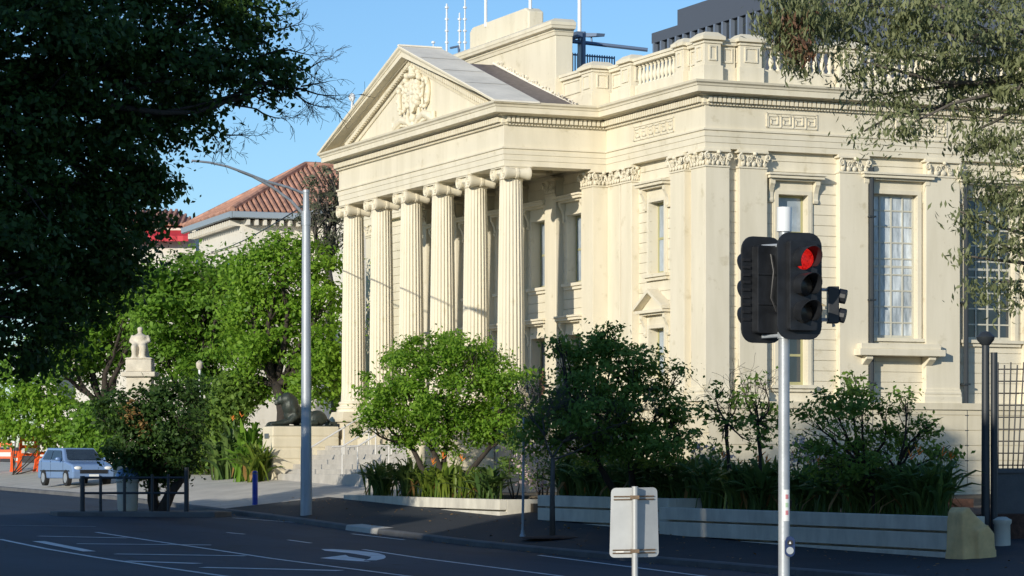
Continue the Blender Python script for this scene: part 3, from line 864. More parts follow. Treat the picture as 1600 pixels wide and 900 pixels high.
# ---- steps
stp = MB(); NR = 7; z0 = FLOOR-.165*NR
sL, sR = -13.62, -.62
for i in range(NR):
    stp.box((sL, -3.1+.3*i, .4), (sR, -.752, z0+.165*(i+1)-.002*(i == NR-1)))
stp.build('entrance_steps', M['stone'], hall, bevel=.012)
for k, (s0, s1) in enumerate(((-14.75, -13.62), (-.62, .51))):
    pk = MB()
    T_ = lambda a, d, z: (a, d, z)
    zz = .5
    for i, zt in enumerate((1.35, 1.75, 2.15, 2.55, 2.93)):
        pk.box((s0, -3.25, zz+.018), (s1, -.755, zt)); zz = zt
    pk.box((s0+.025, -3.225, .4), (s1-.025, -.76, 2.92))
    q = pk.build('step_pedestal', M['cream2'], None, bevel=.05)
    q.location = (O.x, O.y, 0); q.rotation_euler = (0, 0, ROTZ)
    tag(q, ('cream banded pedestal beside the steps with the bronze lion lying on it', 'cream banded pedestal, bare on top, right of the steps behind the round tree')[k], 'pedestal', 'pedestals flanking the steps')
    if k == 0:
        m_ = MB(); m_.box((s0+.3, -3.275, 2.5), (s0+.75, -3.249, 2.68)); m_.build('plaque', M['plaque'], q)
# handrails
HRL = 'stainless steel handrail on the entrance steps, '
for su, wh in ((486, 'the one nearest the lion pedestal'), (534, 'second from the lion pedestal'), (558, 'middle one of the flight'), (607, 'farthest from the lion pedestal')):
    s = s_at(su, -3.0)
    h = thing('handrail', HRL+wh, 'handrail', W(s, -3.0, z0+.165), ROTZ, 'handrails on the steps')
    ln = 1.9; rise = .165/.3*ln
    r = MB(); r.tube([(0, -.35, .90), (0, 0, .92), (0, .08, .95), (0, ln-.1, .90+rise), (0, ln+.1, .94+rise), (0, ln+.4, .94+rise)], .030, 8); r.build('rail', M['rail'], h, smooth=40)
    for y in (.02, 1.2, 2.1):
        zf = min(NR-1, int((y+.1)/.3))*.165
        pz = .90+min(ln+.08, y)*.55
        q = MB(); q.tube([(0, y, zf-.01), (0, y, pz)], .026, 8); q.build('post', M['rail'], h, smooth=40)
# ================================================================== SETTING
def sheet(name, ss, ns, zf, m, kind='structure', thick=0):
    mb = MB()
    for s in ss:
        for n in ns:
            p = W(s, n); mb.v.append((p.x, p.y, zf(s, n)))
    k = len(ns)
    for i in range(len(ss)-1):
        for j in range(k-1): mb.f.append((i*k+j, (i+1)*k+j, (i+1)*k+j+1, i*k+j+1))
    o = mb.build(name, m, fix=False, smooth=0); tag(o, kind=kind); return o
SS = [-1500, -900, -400, -250, -150, -100, -80, -60, -50, -40, -30, -24, -18, -14, -10, -6, -2, 2, 6, 10, 14, 18, 22, 26, 30, 34, 40, 46, 52, 60, 75, 90, 110, 140, 300, 900]
NFAR = -25.5
def zground(s, n):
    if n <= NFAR: return zk(s)-.02
    if n < -8.6: return zk(s)-.6
    return ground(s, n)-.06
sheet('ground', SS, [-1500, -500, -150, -60, NFAR-.2, NFAR, -24, -9, -8.5, -3.1, 0, 6, 20, 45, 100, 300, 900, 1500], zground, M['earth'])
sheet('road', SS[3:], [NFAR-.05, -20, -14, KERB_N-.12], lambda s, n: zk(s)-.13, M['asphalt'])
fp = [s for s in SS[3:] if s > -2 and s < 200]
sheet('footpath', [-2]+fp, [KERB_N+.001, -7.2, -5.6, -4.2, -3.1, -1], lambda s, n: ground(s, n), M['footasphalt'])
sheet('forecourt', [-400, -250, -150, -100, -80, -60, -50, -40, -30, -24, -18, -14, -10, -6, -2], [KERB_N+.001, -7.2, -5.6, -4.2, -3.1, -1, 1], lambda s, n: ground(s, n), M['paving'])
sheet('forecourt_paving', [-2, 0, 1.2], [-5.35, -4.6, -3.1, -1], lambda s, n: ground(s, n)+.006, M['paving'])
kb = MB()
for s0, s1 in zip(SS[3:], SS[4:]):
    if s1 > 200: break
    m_ = max(1, int((s1-s0)/3))
    for i in range(m_):
        a, b_ = s0+(s1-s0)*i/m_, s0+(s1-s0)*(i+1)/m_
        vs = []
        for s in (a+.008, b_-.008):
            for n, dz in ((KERB_N-.22, -.5), (KERB_N-.20, -.02), (KERB_N-.16, .006), (KERB_N+.02, .008), (KERB_N+.02, -.5)):
                p = W(s, n); vs.append((p.x, p.y, zk(s)+dz))
        kb.add(vs, [(0, 1, 2, 3, 4), (9, 8, 7, 6, 5), (0, 5, 6, 1), (1, 6, 7, 2), (2, 7, 8, 3), (3, 8, 9, 4), (0, 4, 9, 5)])
tag(kb.build('kerb', M['kerb']), kind='structure')
k2 = MB()
for s0, s1 in zip(SS[3:], SS[4:]):
    if s1 > 200: break
    vs = []
    for s in (s0, s1):
        for n, dz in ((NFAR-.2, -.5), (NFAR-.2, .0), (NFAR+.0, .0), (NFAR+.03, -.5)):
            p = W(s, n); vs.append((p.x, p.y, zk(s)+dz))
    k2.add(vs, [(0, 4, 5, 1), (1, 5, 6, 2), (2, 6, 7, 3)])
tag(k2.build('far_kerb', M['kerb']), kind='structure')
# pale length of kerb in the paving colour
cr = MB()
sa_, sb_ = s_at(552, KERB_N), s_at(602, KERB_N); vs = []
for s in (sa_, sb_):
    for n, dz in ((KERB_N-.225, -.13), (KERB_N-.205, -.012), (KERB_N-.165, .014), (KERB_N+.25, .034)):
        p = W(s, n); vs.append((p.x, p.y, zk(s)+dz))
cr.add(vs, [(0, 1, 5, 4), (1, 2, 6, 5), (2, 3, 7, 6)])
tag(cr.build('pale_kerb', M['paving'], fix=False), kind='structure')
# painted road markings
def paint(polys, name='road_marking'):
    mb = MB()
    for poly in polys:
        vs = []
        for u, v in poly:
            p = on_road(u, v); vs.append((p.x, p.y, p.z+.008))
        mb.add(vs, [tuple(range(len(vs)))])
    return mb
def stripe(a, b_, w):
    """stripe of real width w between two surveyed points"""
    p, q = on_road(*a), on_road(*b_); d = (q-p); d.z = 0; d.normalize(); nn = Vector((-d.y, d.x, 0))*w/2
    return p, q, nn
rm = MB()
def st_(a, b_, w=.11):
    p, q, nn = stripe(a, b_, w); k = max(1, int((q-p).length/4)); vs = []
    for i in range(k+1):
        c = p+(q-p)*(i/k); s, n = SNof(c.x, c.y)
        for sg in (-1, 1):
            vs.append((c.x+nn.x*sg, c.y+nn.y*sg, zk(s)-.13+.008))
    rm.add(vs, [(2*i, 2*i+1, 2*i+3, 2*i+2) for i in range(k)])
st_((332, 859), (648, 902), .12); st_((568, 859), (880, 901), .12); st_((842, 868), (1110, 902), .12)
st_((1120, 879), (1500, 912), .12)
st_((0, 843), (360, 902), .14)
st_((0, 821), (150, 823), .12); st_((150, 832), (332, 859), .12)
for a, b_ in (((354, 832.5), (382, 835)), ((450, 844), (486, 849)), ((550, 834.5), (632, 844))): st_(a, b_, .11)
st_((364, 809.5), (500, 819.5), .10)
for a, b_, w in (((60, 838), (200, 841), .3), ((120, 850), (330, 852), .32), ((180, 866), (384, 869), .34), ((196, 877), (310, 881), .34), ((316, 887), (532, 892), .36), ((60, 846), (140, 862), .3)): st_(a, b_, w)
tag(rm.build('road_marking', M['white'], fix=False), kind='structure')
ar = paint([[(502, 858.5), (520, 858.5), (560, 861), (590, 864.5), (601, 868), (603, 871), (600, 873.5), (588, 876), (570, 876), (578, 873), (580, 870.5), (570, 868.5), (545, 864.5), (508, 861)], [(500, 872.5), (540, 867.5), (545, 870.3), (572, 874.5), (568, 876.5), (580, 878.5), (545, 876.5)]])
tag(ar.build('road_arrow', M['white'], fix=False), kind='structure')

# ---- sky and sun
LB, LZ = .72, .325
sd = (-RD+BD*LB); sd.z = LZ; sd.normalize()
EL = math.asin(sd.z); AZ = math.atan2(sd.x, sd.y)     # clockwise from +Y
w = bpy.data.worlds.new('World'); scene.world = w; w.use_nodes = True
N_, L_ = w.node_tree.nodes, w.node_tree.links
sky = N_.new('ShaderNodeTexSky'); sky.sky_type = 'NISHITA'; sky.sun_disc = False
sky.sun_elevation = EL; sky.sun_rotation = AZ; sky.altitude = 50; sky.air_density = 1.0; sky.dust_density = .05; sky.ozone_density = 5.0
bg = N_['Background']; L_.new(sky.outputs[0], bg.inputs['Color']); bg.inputs['Strength'].default_value = .15
sl_ = bpy.data.lights.new('sun', 'SUN'); sl_.energy = 4.45; sl_.angle = R(.53); sl_.color = (1, .93, .79)
so = bpy.data.objects.new('sun', sl_); COL.objects.link(so)
so.rotation_euler = sd.to_track_quat('Z', 'Y').to_euler()
cam = bpy.data.cameras.new('camera'); cam.sensor_width = 36; cam.lens = F/1600*36; cam.shift_y = (HOR-450)/1600; cam.clip_end = 5000; cam.clip_start = .5
co = bpy.data.objects.new('camera', cam); COL.objects.link(co); co.location = (0, 0, CAMZ); co.rotation_euler = (math.pi/2, 0, 0)
scene.camera = co
vs_ = scene.view_settings; vs_.view_transform = 'Standard'; vs_.look = 'None'; vs_.exposure = 0.0; vs_.gamma = 1
scene.render.engine = 'CYCLES'; scene.cycles.max_bounces = 6; scene.cycles.transparent_max_bounces = 4
scene.cycles.use_denoising = True
scene.cycles.diffuse_bounces = 3

# ---- unseen blocks added across the road to throw the long morning shade
def shade_block(name, label, s0, s1, H, depth, n0=-36):
    back = Vector((-sd.x, -sd.y, 0)).normalized()*(-depth)
    b = thing(name, label, 'building', W(s0, n0, 0), 0, 'unseen blocks added for shade across the road')
    org = W(s0, n0, 0)
    A_, B_ = W(s0, n0, 0)-org, W(s1, n0, 0)-org
    mb = MB(); vs = [A_, B_, B_+back, A_+back]
    mb.add([(p.x, p.y, -1) for p in vs]+[(p.x, p.y, H) for p in vs], [(3, 2, 1, 0), (4, 5, 6, 7), (0, 1, 5, 4), (1, 2, 6, 5), (2, 3, 7, 6), (3, 0, 4, 7)])
    mb.build('wall', M['brick'], b)
    wm_ = MB(); d = (B_-A_).normalized(); L2 = (B_-A_).length; nrm = Vector((RD.x, RD.y, 0))
    k = int(L2/3)
    for i in range(k):
        for fl_ in range(int(H/3.6)):
            p = A_+d*((i+.5)*L2/k-.7)+nrm*.01; q = p+d*1.4+nrm*.04
            wm_.add([(p.x, p.y, 1+fl_*3.6), (q.x, q.y, 1+fl_*3.6), (q.x, q.y, 3.1+fl_*3.6), (p.x, p.y, 3.1+fl_*3.6)], [(0, 1, 2, 3)])
    wm_.build('window', M['glass'], b)
    pr = MB(); c = MB()
    p, q = A_, B_
    c.add([(x.x+o.x, x.y+o.y, z) for z in (H, H+.4) for x, o in ((p, nrm*.3), (q, nrm*.3), (q, -nrm*.3), (p, -nrm*.3))], [(3, 2, 1, 0), (4, 5, 6, 7), (0, 1, 5, 4), (1, 2, 6, 5), (2, 3, 7, 6), (3, 0, 4, 7)])
    c.build('cornice', M['cream2'], b)
    return b
QS = dict(s0=34.5, s1=59, H=15.8)
for lab, s0, s1, hh, dp in (('long low unseen brick row added across the road for shade', 13, 31, 9.2, 9), ('narrow low unseen brick block added for shade beside the tall one', 31.05, 34.45, 8.15, 9), ('unseen brick block added for shade between the narrow one and the tallest', 34.5, 38.7, 14.2, 14), ('tallest unseen brick block added for shade across the road', 38.75, 46, 15.4, 14), ('wide unseen brick block added for shade nearest the camera', 46.05, 60.9, 12.6, 12)):
    shade_block('added_shade_block', lab, s0, s1, hh, dp)

# ================================================================== VEGETATION
def leaves(clumps, count, L, asp=.55, droop=0., up=.45, sub=26, sigma=.16, hollow=.55):
    """clumps: (centre, (rx,ry,rz), weight). returns vertex/face arrays of leaf blades"""
    wts = np.array([c[2]*(c[1][0]*c[1][1]*c[1][2])**(2/3) for c in clumps]); wts = wts/wts.sum()
    out = []
    for (c, r, _), wt in zip(clumps, wts):
        n = int(count*wt)
        if n < 4: continue
        k = max(3, n//sub)
        d = NP.normal(size=(k, 3)); d /= np.linalg.norm(d, axis=1)[:, None]
        rad = (hollow+(1-hollow)*NP.random(k)**.6)[:, None]*(1+.16*NP.normal(size=(k, 1)))
        sc = np.array(c)+d*rad*np.array(r)
        idx = NP.integers(0, k, n)
        rm_ = float(np.mean(r))
        p = sc[idx]+NP.normal(size=(n, 3))*sigma*np.array([1, 1, .6])*(.55+.9*NP.random((k, 1)))[idx]
        nrm = d[idx]*.8+NP.normal(size=(n, 3))*.5; nrm[:, 2] += up
        out.append((p, nrm))
    p = np.concatenate([o[0] for o in out]); nrm = np.concatenate([o[1] for o in out])
    return blades(p, nrm, L, asp, droop)
def blades(p, nrm, L, asp, droop):
    n = len(p)
    nrm = nrm/np.maximum(np.linalg.norm(nrm, axis=1), 1e-6)[:, None]
    t = NP.normal(size=(n, 3)); t[:, 2] -= droop*2.5
    t -= nrm*(t*nrm).sum(1)[:, None]; t /= np.maximum(np.linalg.norm(t, axis=1), 1e-6)[:, None]
    w_ = np.cross(nrm, t)
    ln = (L*(.45+1.0*NP.random(n)))[:, None]; wd = ln*asp*.5
    v = np.empty((n, 4, 3))
    v[:, 0] = p-t*ln*.5; v[:, 2] = p+t*ln*.5
    v[:, 1] = p+w_*wd+nrm*ln*.06; v[:, 3] = p-w_*wd+nrm*ln*.06
    return v
def leaf_obj(name, v, m, parent, org):
    n = len(v); me = bpy.data.meshes.new(name)
    vv = (v.reshape(-1, 3)-np.array(org)).astype(np.float32)
    me.vertices.add(n*4); me.vertices.foreach_set('co', vv.ravel())
    me.loops.add(n*4); me.loops.foreach_set('vertex_index', np.arange(n*4, dtype=np.int32))
    me.polygons.add(n); me.polygons.foreach_set('loop_start', np.arange(0, n*4, 4, dtype=np.int32))
    try: me.polygons.foreach_set('loop_total', np.full(n, 4, dtype=np.int32))
    except Exception: pass
    me.materials.append(m); me.update(calc_edges=True); me.validate()
    o = bpy.data.objects.new(name, me); COL.objects.link(o); o.parent = parent
    return o
def limb(mb, a, b_, r0, r1, wob=.12, seg=6, k=6):
    a, b_ = Vector(a), Vector(b_); pts, rs = [], []
    L = (b_-a).length
    o1 = Vector((rnd.gauss(0, 1), rnd.gauss(0, 1), rnd.gauss(0, .6)))*wob*L
    for i in range(k+1):
        t = i/k
        pts.append(a.lerp(b_, t)+o1*math.sin(math.pi*t)*.6+Vector((rnd.gauss(0, 1), rnd.gauss(0, 1), rnd.gauss(0, 1)))*wob*L*.10*(0 < i < k))
        rs.append(r0+(r1-r0)*t)
    mb.tube(pts, rs, seg)
    return pts
def px(lobes, D, jit=.6, flat=.85):
    """surveyed lobes (u, v, radius[, depth offset]) to real clumps"""
    out = []
    for l in lobes:
        u, v, r = l[:3]; d = D+(l[3] if len(l) > 3 else rnd.uniform(-jit, jit))
        R_ = r/F*d
        out.append((tuple(U(u, v, d)), (R_, R_*1.05, R_*flat), 1.0))
    return out
def tree(name, label, base, clumps, count, L, key, bark='bark', group=None, fork=None, r0=.14, stems=1, twigs=6, cat='tree', **kw):
    t = thing(name, label, cat, base, 0, group)
    org = Vector(base); tk = MB()
    if fork is None: fork = [org+Vector((0, 0, 1.2))]
    forks = []
    for i, f in enumerate(fork):
        f = Vector(f); q = org+Vector((rnd.uniform(-.1, .1), rnd.uniform(-.1, .1), 0))*(len(fork) > 1)*2
        limb(tk, q-org-Vector((0, 0, .15)), f-org, r0*1.25, r0*.75, .07, 9, 7); forks.append(f)
    for c, r, _ in clumps:
        c = Vector(c); f = min(forks, key=lambda q: (q-c).length)
        pts = limb(tk, f-org, c-org, r0*.55, r0*.16, .14, 6, 6)
        for j in range(twigs):
            d = Vector((rnd.gauss(0, 1), rnd.gauss(0, 1), rnd.gauss(.2, .8))).normalized()
            e_ = c-org+Vector((d.x*r[0], d.y*r[1], d.z*r[2]))*rnd.uniform(.7, 1.05)
            limb(tk, pts[rnd.choice((3, 4, 5))], e_, r0*.15, .008, .12, 4, 4)
    tk.build('trunk', M[bark], t, smooth=0, fix=False)
    leaf_obj('crown', leaves(clumps, count, L, **kw), LF[key], t, base)
    return t
def twig_spray(mb, a, d, L, r, depth):
    a, d = Vector(a), Vector(d).normalized()
    pts, rs = [a], [r]; k = 5
    for i in range(k):
        d = (d+Vector((rnd.gauss(0, .16), rnd.gauss(0, .16), rnd.gauss(-.01, .16)))).normalized()
        a = a+d*L/k; pts.append(a); rs.append(max(.004, r*(1-.75*(i+1)/k)))
    mb.tube(pts, rs, 5 if r > .02 else 3)
    if depth > 0:
        for i in range(2, k+1):
            for _ in range(rnd.choice((1, 2))):
                nd = (d+Vector((rnd.gauss(0, .6), rnd.gauss(0, .5), rnd.gauss(0, .6)))).normalized()
                twig_spray(mb, pts[i], nd, L*rnd.uniform(.4, .65), max(.005, rs[i]*.7), depth-1)

# 1 big dark street tree on the near side of the road
bt = [(60, 40, 120, -2), (175, 30, 105, -1), (285, 25, 85, 0), (375, 30, 62, 1), (425, 95, 44, 1.5), (345, 105, 62, 1), (255, 120, 85, 0), (130, 150, 115, -1), (20, 190, 120, -2), (185, 225, 85, 0), (255, 205, 48, .5), (300, 165, 52, 1), (95, 300, 110, -1), (205, 300, 58, 0), (-10, 360, 120, -2), (150, 380, 72, -.5), (60, 440, 95, -1), (130, 465, 48, 0), (-20, 520, 80, -2), (-120, 80, 130, -2), (-120, 250, 130, -2), (-130, 430, 110, -2), (30, -60, 120, -1), (200, -70, 110, 0), (350, -50, 80, 1), (205, 350, 46, .5), (185, 410, 52, 0), (100, 505, 58, 0), (160, 450, 50, .5), (50, 560, 45, -.5), (235, 290, 40, .5), (150, 330, 70, 0), (60, 380, 80, 0), (400, 150, 26, 1.5), (455, 130, 22, 1.6)]
bigc = px(bt, 53, .3)
big = thing('street_tree', 'huge dark street tree whose bare twigs reach out towards the pediment', 'tree', W(*SNof(-11.8, 47.5), zk(SNof(-11.8, 47.5)[0])-.02))
org = big.location.copy(); tk = MB()
f0 = Vector((-11.2, 48.5, 3.4)); f1 = Vector((-10.3, 50.5, 8.4))
limb(tk, (0, 0, -.2), f0-org, .46, .36, .05, 12); limb(tk, f0-org, f1-org, .34, .24, .05, 10)
for c, r, _ in bigc:
    c = Vector(c); f = f0 if c.z < 5.5 else f1
    pts = limb(tk, f-org, c-org, .085, .022, .16, 7)
    for j in range(5):
        d = Vector((rnd.gauss(0, 1), rnd.gauss(0, 1), rnd.gauss(.1, .9))).normalized()
        limb(tk, pts[rnd.choice((3, 4, 5))], c-org+Vector((d.x*r[0], d.y*r[1], d.z*r[2]))*rnd.uniform(.8, 1.1), .035, .008, .12, 4, 4)
for (u0, v0), (u1, v1), rr in (((300, 125), (475, 140), .05), ((300, 150), (400, 170), .035), ((250, 170), (340, 215), .03), ((330, 110), (450, 75), .035)):
    limb(tk, U(u0, v0, 54)-org, U(u1, v1, 54.6)-org, rr, rr*.4, .05, 6)
for (u, v), (du, dv), L, dp in (((475, 140), (1, .15), .75, 2), ((470, 135), (1, -.2), .6, 2), ((450, 130), (.5, 1), .7, 2), ((440, 80), (1, -.4), .7, 2), ((445, 95), (1, .2), .75, 2), ((430, 50), (1, -.5), .6, 2), ((400, 170), (1, .5), .75, 2), ((345, 210), (1, .3), .6, 2), ((335, 195), (.7, .8), .6, 2), ((465, 110), (1, -.1), .7, 2), ((460, 145), (.8, .7), .8, 2), ((420, 30), (1, -.7), .5, 2), ((320, 180), (.6, 1), .75, 2), ((400, 150), (.8, .6), .6, 2)):
    twig_spray(tk, U(u, v, 54.6)-org, (du, rnd.uniform(-.2, .3), -dv), L, .021, dp)
tk.build('trunk', M['bark'], big, smooth=0, fix=False)
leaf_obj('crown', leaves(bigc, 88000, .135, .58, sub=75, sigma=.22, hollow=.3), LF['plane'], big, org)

# 2 trees left of the portico
tree('round_tree', 'bright green tree behind the bronze lion, its trunk leaning beside the pedestal', W(-17.2, -2.2, ground(-17.2, -2.2)), px([(400, 420, 48), (450, 405, 40), (500, 420, 42), (385, 480, 52), (440, 470, 58), (505, 480, 48), (385, 545, 45), (440, 535, 55), (500, 545, 50), (405, 590, 34), (480, 595, 40), (525, 590, 26), (428, 388, 24), (520, 560, 30), (520, 620, 22)], 106, 1.2), 24000, .19, 'bright', r0=.26, fork=[U(432, 600, 106)], sub=110, sigma=.32, hollow=.5)
tree('round_tree', 'green tree between the stone monument and the brightest tree, under the white house wall', tuple(on_ground(285, 742, 120)), px([(290, 432, 42), (340, 425, 34), (245, 448, 38), (300, 460, 58), (345, 455, 40), (250, 500, 48), (310, 530, 58), (350, 520, 38), (260, 560, 45), (325, 590, 48), (235, 430, 24)], 124, 1.5), 20000, .24, 'mid', r0=.25, fork=[U(300, 640, 124)], sub=90, sigma=.36, hollow=.5)
tree('round_tree', 'mid green tree standing behind the stone monument', tuple(on_ground(150, 745, 150)), px([(140, 500, 60), (190, 470, 55), (100, 540, 55), (190, 540, 50), (150, 570, 45), (220, 500, 45), (60, 560, 50), (10, 600, 50), (215, 450, 35)], 146, 2), 15000, .28, 'mid', r0=.3, fork=[U(160, 640, 146)], sub=80, sigma=.45)
# grey conifer in front of the tiled roof
tree('conifer', 'sparse grey green conifer between the tiled roof and the portico', tuple(W(-24, 3, ground(-24, 3))), px([(500, 290, 22), (520, 275, 20), (510, 315, 26), (495, 345, 24), (525, 340, 22), (505, 375, 24), (530, 300, 14), (490, 320, 14), (528, 375, 20)], 113, .8), 1900, .24, 'conifer', 'greybark', r0=.2, fork=[U(512, 420, 113)], sub=30, sigma=.20, asp=.25, twigs=11)

# 3 trees between street and hall
gT = 'small leafy trees in the planters'
def pbase(u, n, dz=.45):
    s = s_at(u, n); return tuple(W(s, n, ground(s, n)+dz))
b1 = pbase(684, -4.4, .25); D1 = b1[1]
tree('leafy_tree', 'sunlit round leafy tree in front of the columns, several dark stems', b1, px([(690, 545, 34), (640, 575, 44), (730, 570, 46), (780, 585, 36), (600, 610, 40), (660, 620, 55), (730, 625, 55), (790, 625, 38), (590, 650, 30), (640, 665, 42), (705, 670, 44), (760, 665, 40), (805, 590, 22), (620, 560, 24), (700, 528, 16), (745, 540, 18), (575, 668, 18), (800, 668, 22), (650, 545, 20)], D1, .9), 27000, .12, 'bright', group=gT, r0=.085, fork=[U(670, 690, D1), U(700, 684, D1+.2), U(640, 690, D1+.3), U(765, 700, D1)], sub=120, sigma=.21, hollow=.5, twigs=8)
b2 = pbase(985, -5.0, .3); D2 = b2[1]-1.5
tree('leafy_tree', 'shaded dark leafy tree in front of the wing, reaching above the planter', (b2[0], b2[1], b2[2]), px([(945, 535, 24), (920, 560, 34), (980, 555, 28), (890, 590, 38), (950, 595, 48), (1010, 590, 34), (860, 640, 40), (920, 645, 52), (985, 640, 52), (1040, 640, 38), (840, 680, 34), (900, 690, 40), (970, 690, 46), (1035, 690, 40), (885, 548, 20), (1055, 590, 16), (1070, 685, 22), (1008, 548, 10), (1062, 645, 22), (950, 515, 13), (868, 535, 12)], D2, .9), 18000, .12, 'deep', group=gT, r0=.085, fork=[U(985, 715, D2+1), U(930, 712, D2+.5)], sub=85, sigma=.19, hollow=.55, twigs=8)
for u, lab, lobes in ((1138, 'thin sparse young tree left of the two in front of the corner pier', [(1120, 605, 16), (1150, 625, 22), (1115, 640, 22), (1160, 655, 20), (1135, 665, 20), (1100, 655, 12), (1172, 690, 16), (1128, 690, 14)]), (1186, 'thin sparse young tree right of the two, by the traffic light pole', [(1188, 598, 14), (1175, 625, 16), (1200, 640, 20), (1180, 660, 20), (1205, 672, 16), (1165, 600, 9), (1195, 690, 13), (1215, 655, 10)])):
    b = pbase(u, -4.6, .35); tr = tree('young_tree', lab, b, px(lobes, b[1], .5), 480, .13, 'deep', group='sparse young trees', r0=.05, fork=[U(u-2, 660, b[1])], sub=14, sigma=.13, twigs=6)
    tk = MB()
    for k in range(5): twig_spray(tk, U(u+rnd.uniform(-6, 6), 650, b[1])-Vector(b), (rnd.uniform(-.5, .5), 0, 1), 1.0, .014, 1)
    tk.build('bare_twig', M['bark'], tr, smooth=0, fix=False)
b3 = pbase(1375, -4.6, .4)
tree('leafy_tree', 'wide bushy tree over the planter between the traffic light and the stone block', b3, px([(1330, 600, 24), (1300, 625, 30), (1345, 635, 38), (1275, 660, 28), (1320, 680, 40), (1385, 655, 36), (1430, 690, 34), (1380, 705, 40), (1265, 700, 24), (1455, 665, 20), (1475, 705, 22), (1415, 625, 14), (1450, 735, 32), (1300, 730, 36), (1360, 740, 36)], b3[1], .7), 5000, .115, 'deep', group=gT, r0=.07, fork=[U(1350, 730, b3[1]), U(1400, 740, b3[1])], sub=60, sigma=.17, twigs=9)

# bare sapling on the footpath
bs_ = on_ground(863, 841, 68); sp = thing('bare_sapling', 'bare leafless sapling in the footpath in front of the planter gap', 'tree', bs_)
tk = MB(); D3 = bs_.y
pt = lambda u, v: U(u, v, D3)-bs_
tk.tube([(0, 0, -.1), pt(863, 780), pt(864, 715)], [.075, .06, .05], 8)
for (u, v), (u1, v1) in (((864, 715), (851, 680)), ((864, 715), (880, 690)), ((851, 680), (848, 655)), ((880, 690), (915, 660)), ((880, 690), (905, 672)), ((864, 718), (930, 690)), ((851, 680), (835, 660)), ((880, 690), (975, 660))):
    limb(tk, pt(u, v), pt(u1, v1), .03, .014, .05, 5, 4)
    for k in range(3): twig_spray(tk, pt(u1, v1), (rnd.uniform(-.7, .9), rnd.uniform(-.4, .4), rnd.uniform(.1, 1)), .75, .012, 2)
tk.build('trunk', M['greybark'], sp, smooth=0, fix=False)
tp = MB(); tp.lathe([(.72, 0), (.70, .03), (.1, .07)], 20); tp.build('tree_pit', M['mulch'], sp)

# overhanging gum tree, near right
gx = Vector((10.6, 44.0, 0)); gx.z = gxy(gx.x, gx.y)
GD = 42
gl = [(1300, 20, 60), (1380, 40, 75), (1470, 50, 85), (1560, 50, 85), (1640, 60, 90), (1345, 95, 42), (1420, 120, 56), (1510, 130, 60), (1590, 140, 65), (1360, 150, 26), (1430, 190, 40), (1520, 205, 50), (1600, 220, 60), (1350, 205, 22), (1560, 300, 48), (1600, 330, 50), (1540, 370, 34), (1590, 400, 42), (1550, 440, 32), (1500, 330, 18), (1510, 400, 16), (1600, 470, 34), (1255, 5, 36), (1700, 150, 90), (1680, 320, 70), (1450, -60, 90), (1600, -70, 100), (1330, -60, 70)]
gc = px(gl, GD, .9)
gum = thing('gum_tree', 'tall gum tree hanging over the balustraded parapet, pale grey green drooping leaves', 'tree', gx)
tk = MB(); g0 = Vector((10.0, 43.5, 4.5)); g1 = Vector((9.2, 43.0, 7.8))
limb(tk, (0, 0, -.3), g0-gx, .34, .26, .05, 10); limb(tk, g0-gx, g1-gx, .25, .18, .06, 9)
for c, r, _ in gc:
    c = Vector(c); f = g0 if c.z < 6.5 else g1
    pts = limb(tk, f-gx, c-gx, .06, .015, .12, 6)
limb(tk, g1-gx, U(1235, 40, GD)-gx, .05, .015, .06, 6)
tk.build('trunk', M['greybark'], gum, smooth=0, fix=False)
v1 = leaves(gc, 27000, .11, .34, droop=.9, up=.1, sub=75, sigma=.17, hollow=.3)
hang = px([(1215, 20, 26), (1222, 50, 24), (1240, 80, 22), (1248, 105, 15), (1262, 60, 24), (1258, 20, 28), (1200, 40, 12), (1238, 50, 20)], GD-1, .25, 1.4)
v2 = leaves(hang, 3200, .12, .24, droop=1.4, up=.0, sub=12, sigma=.10)
leaf_obj('crown', np.concatenate([v1, v2]), LF['gum'], gum, gx)
v3 = leaves(px([(1235, 50, 20), (1250, 75, 18), (1228, 25, 14)], GD-1.2, .2, 1.4), 420, .12, .3, droop=1.2, up=0, sub=10, sigma=.09)
leaf_obj('dry_leaves', v3, LF['gumred'], gum, gx)

# unseen trees added left of the frame to shade the lamp post and forecourt
def offtree(x, y, top, r, cnt, lab):
    z = gxy(x, y); cl = []
    for i in range(9):
        a = i*2.4; cl.append(((x+r*.6*math.cos(a)*(i > 0), y+r*.6*math.sin(a)*(i > 0), top-r-.25*r*(i % 3)), (r*.5, r*.5, r*.45), 1.0))
    tree('street_tree', lab, (x, y, z), cl, cnt, .22, 'mid', r0=.18, fork=[Vector((x, y, top-2.2*r))], sigma=.25)

# ---- planters and beds
def planter(name, label, s0, s1, n0, zt, zb0, zb1, th=.22, joint=True, ret=1.9):
    mb = MB()
    def wallseg(a, b_, z0, z1):
        mb.box((a, n0, z0), (b_, n0+th, z1))
    zj = zt-.30; g = .021
    wallseg(s0, s1, zj+g, zt); wallseg(s0, s1, zj-.36+g, zj-g); wallseg(s0, s1, min(zb0, zb1)-.5, zj-.36-g)
    mb.box((s0+.17, n0+th-.03, zj-.5), (s1-.17, n0+th+.03, zj+.1))
    mb.box((s0, n0+th, -1.0), (s0+th, n0+ret, zt-.002)); mb.box((s1-th, n0+th, -1.0), (s1, n0+ret, zt-.002))
    o = mb.build(name, M['concrete'], None, bevel=.01); o.location = (O.x, O.y, 0); o.rotation_euler = (0, 0, ROTZ)
    return tag(o, label, 'planter', 'concrete planter walls')
NPL = -5.45
pA = (s_at(537, NPL), s_at(780, NPL)); zA = .66
planter('planter', 'low concrete planter wall under the round sunlit tree', pA[0], pA[1], NPL, zA, .5, .2)
pB = (s_at(840, NPL), s_at(1044, NPL)); zB = .80
